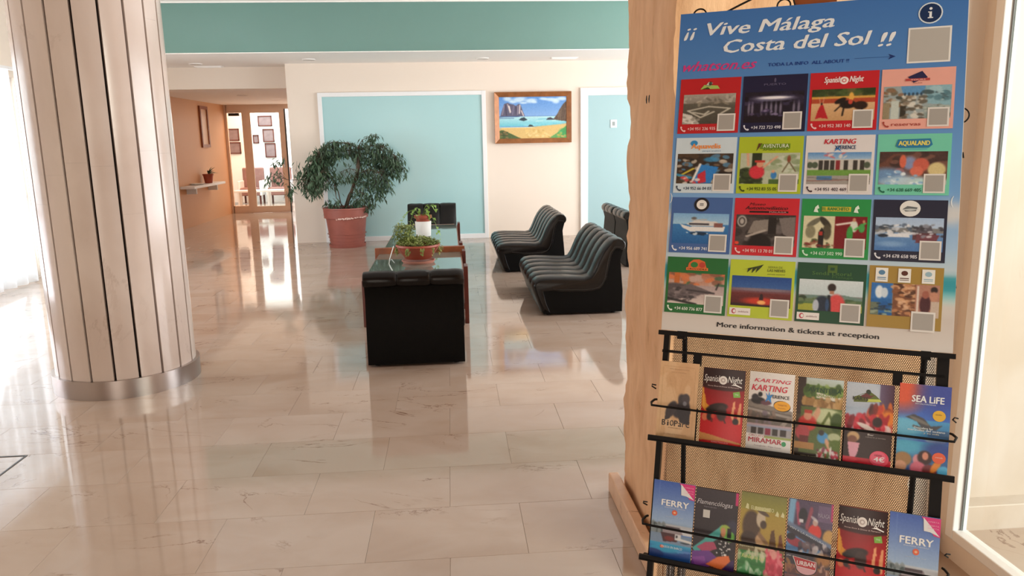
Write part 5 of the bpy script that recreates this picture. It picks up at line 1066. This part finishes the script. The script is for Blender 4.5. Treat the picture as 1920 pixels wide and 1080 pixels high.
def a_urban():
    a = Art(AW, AH, '#3A3446'); a.grad(0, 0, 1, .3, '#4A3A54', '#5A4A68', 0); a.line(.1, 0, .06, .28, .10, '#7AA8CC'); a.line(.2, .06, .26, .26, .05, '#A84A68'); a.ell(.34, .18, .1, .09, '#1C1A26'); a.line(.52, .10, .44, .30, .05, '#94485A'); a.rect(.26, .22, .36, .26, '#D8D4DC'); a.ell(.62, .35, .15, .09, '#D43A34'); a.ell(.62, .24, .06, .04, '#C0A098'); a.ell(.60, .20, .09, .02, '#D8D4D8', .3, .7); a.rect(.68, .04, 1, .22, '#6E5A7A'); a.ell(.94, .40, .14, .10, '#C49A5A'); a.line(0, .30, 1, .50, .05, '#6A7A98'); a.line(0, .34, 1, .54, .035, '#2E2C3A')
    a.poly([(0, .38), (.8, .56), (.8, .62), (0, .62)], '#5A84B4'); a.ell(.2, .50, .2, .05, '#9A3444', .1); a.ell(.1, .44, .1, .04, '#1C1620'); a.blobs(.3, .50, 1, .62, ['#8A8088', '#C4BCC0', '#4A4450', '#6E5A60'], 30, .06, 3, .5); a.rect(0, .62, 1, .76, '#332C38'); a.ell(.85, .66, .18, .07, '#C8843E', 0, .8, .7); a.rect(0, .76, 1, .86, '#8A5A44'); a.blobs(0, .72, 1, .9, ['#A0703E', '#6E3A38', '#C09888', '#54302E'], 40, .07, 6, .4); a.grad(0, .88, 1, 1, '#7A4A4A', '#4E3A44'); a.rect(0, .93, .3, 1, '#D0C4C0'); a.rect(.95, 0, 1, .2, '#B83A6A'); return a.grain(4)
def l_urban(t):
    t.disc(.48, .22, .24, .085, '#2A1418'); t.disc(.48, .22, .22, .075, '#D8A4AC', .0002); t.poly([(.16, .34), (.70, .31), (.70, .21), (.26, .225)], '#E8E0E0', .0004); t.poly([(.18, .335), (.69, .305), (.69, .215), (.27, .23)], '#B82A34', .0005); tx(t, 'URBAN', .245, .05, '#F0E4E4', .40, .47, bold=.03, h=.0007)
    t.text('VEN A LA AVENTURA', .05, .665, .022, '#C4CCD8', .80, ang=-.18, bold=.02); tx(t, 'MÁLAGA', .83, .05, '#A49AB0', .26, .80); tx(t, 'plan', .33, .02, '#C8C4CC', .1, .08)
GT, GB = 'brochures in the upper pocket row', 'brochures in the lower pocket row'
brochure(.006, .104, -.080, -.276, a_kraft(), l_kraft, 'kraft-brown brochure with a dark gorilla, leftmost of the upper row', GT, edge='#D0A67C')
brochure(.116, .218, -.086, -.279, a_night(), l_night, 'dark red brochure with black horse and white script title, second in the upper row', GT, bow=.004, edge='#7A1A1E')
brochure(.229, .333, -.084, -.278, a_kart(), l_kart, 'white KARTING brochure with yellow oval, third in the upper row', GT, bow=.002)
brochure(.341, .442, -.086, -.279, a_avent(), l_avent, 'green forest brochure with child in red, fourth in the upper row', GT, bow=.002, edge='#4A3E2C')
brochure(.449, .550, -.086, -.277, a_race(), l_race, 'blue and red kart-race brochure with a 4€ badge, upper row', GT, bow=.002, edge='#8A3040')
brochure(.560, .664, -.077, -.277, a_sea(), l_sea, 'blue underwater brochure with turtle and children, rightmost of the upper row', GT, edge='#3A58A8')
brochure(.012, .116, -.385, -.579, a_ferry(), l_ferry, 'blue FERRY brochure with pink corner at the left end of the lower row', GB, edge='#5A80B8')
brochure(.119, .222, -.387, -.580, a_flam(), l_flam, 'black brochure with shawl and polka-dot dancer, second in the lower row', GB, edge='#3A2A34')
brochure(.229, .334, -.380, -.580, a_ranch(), l_ranch, 'olive and green horse brochure, third in the lower row', GB, edge='#6A6A34')
brochure(.338, .437, -.378, -.580, a_urban(), l_urban, 'purple-grey brochure with red badge, fourth in the lower row', GB, edge='#4A4054')
brochure(.449, .552, -.376, -.580, a_night(), l_night, 'dark red brochure with black horse and white script title, fifth in the lower row', GB, bow=.004, edge='#7A1A1E')
brochure(.556, .658, -.372, -.580, a_ferry(), l_ferry, 'blue FERRY brochure with pink corner at the right end of the lower row', GB, edge='#5A80B8')
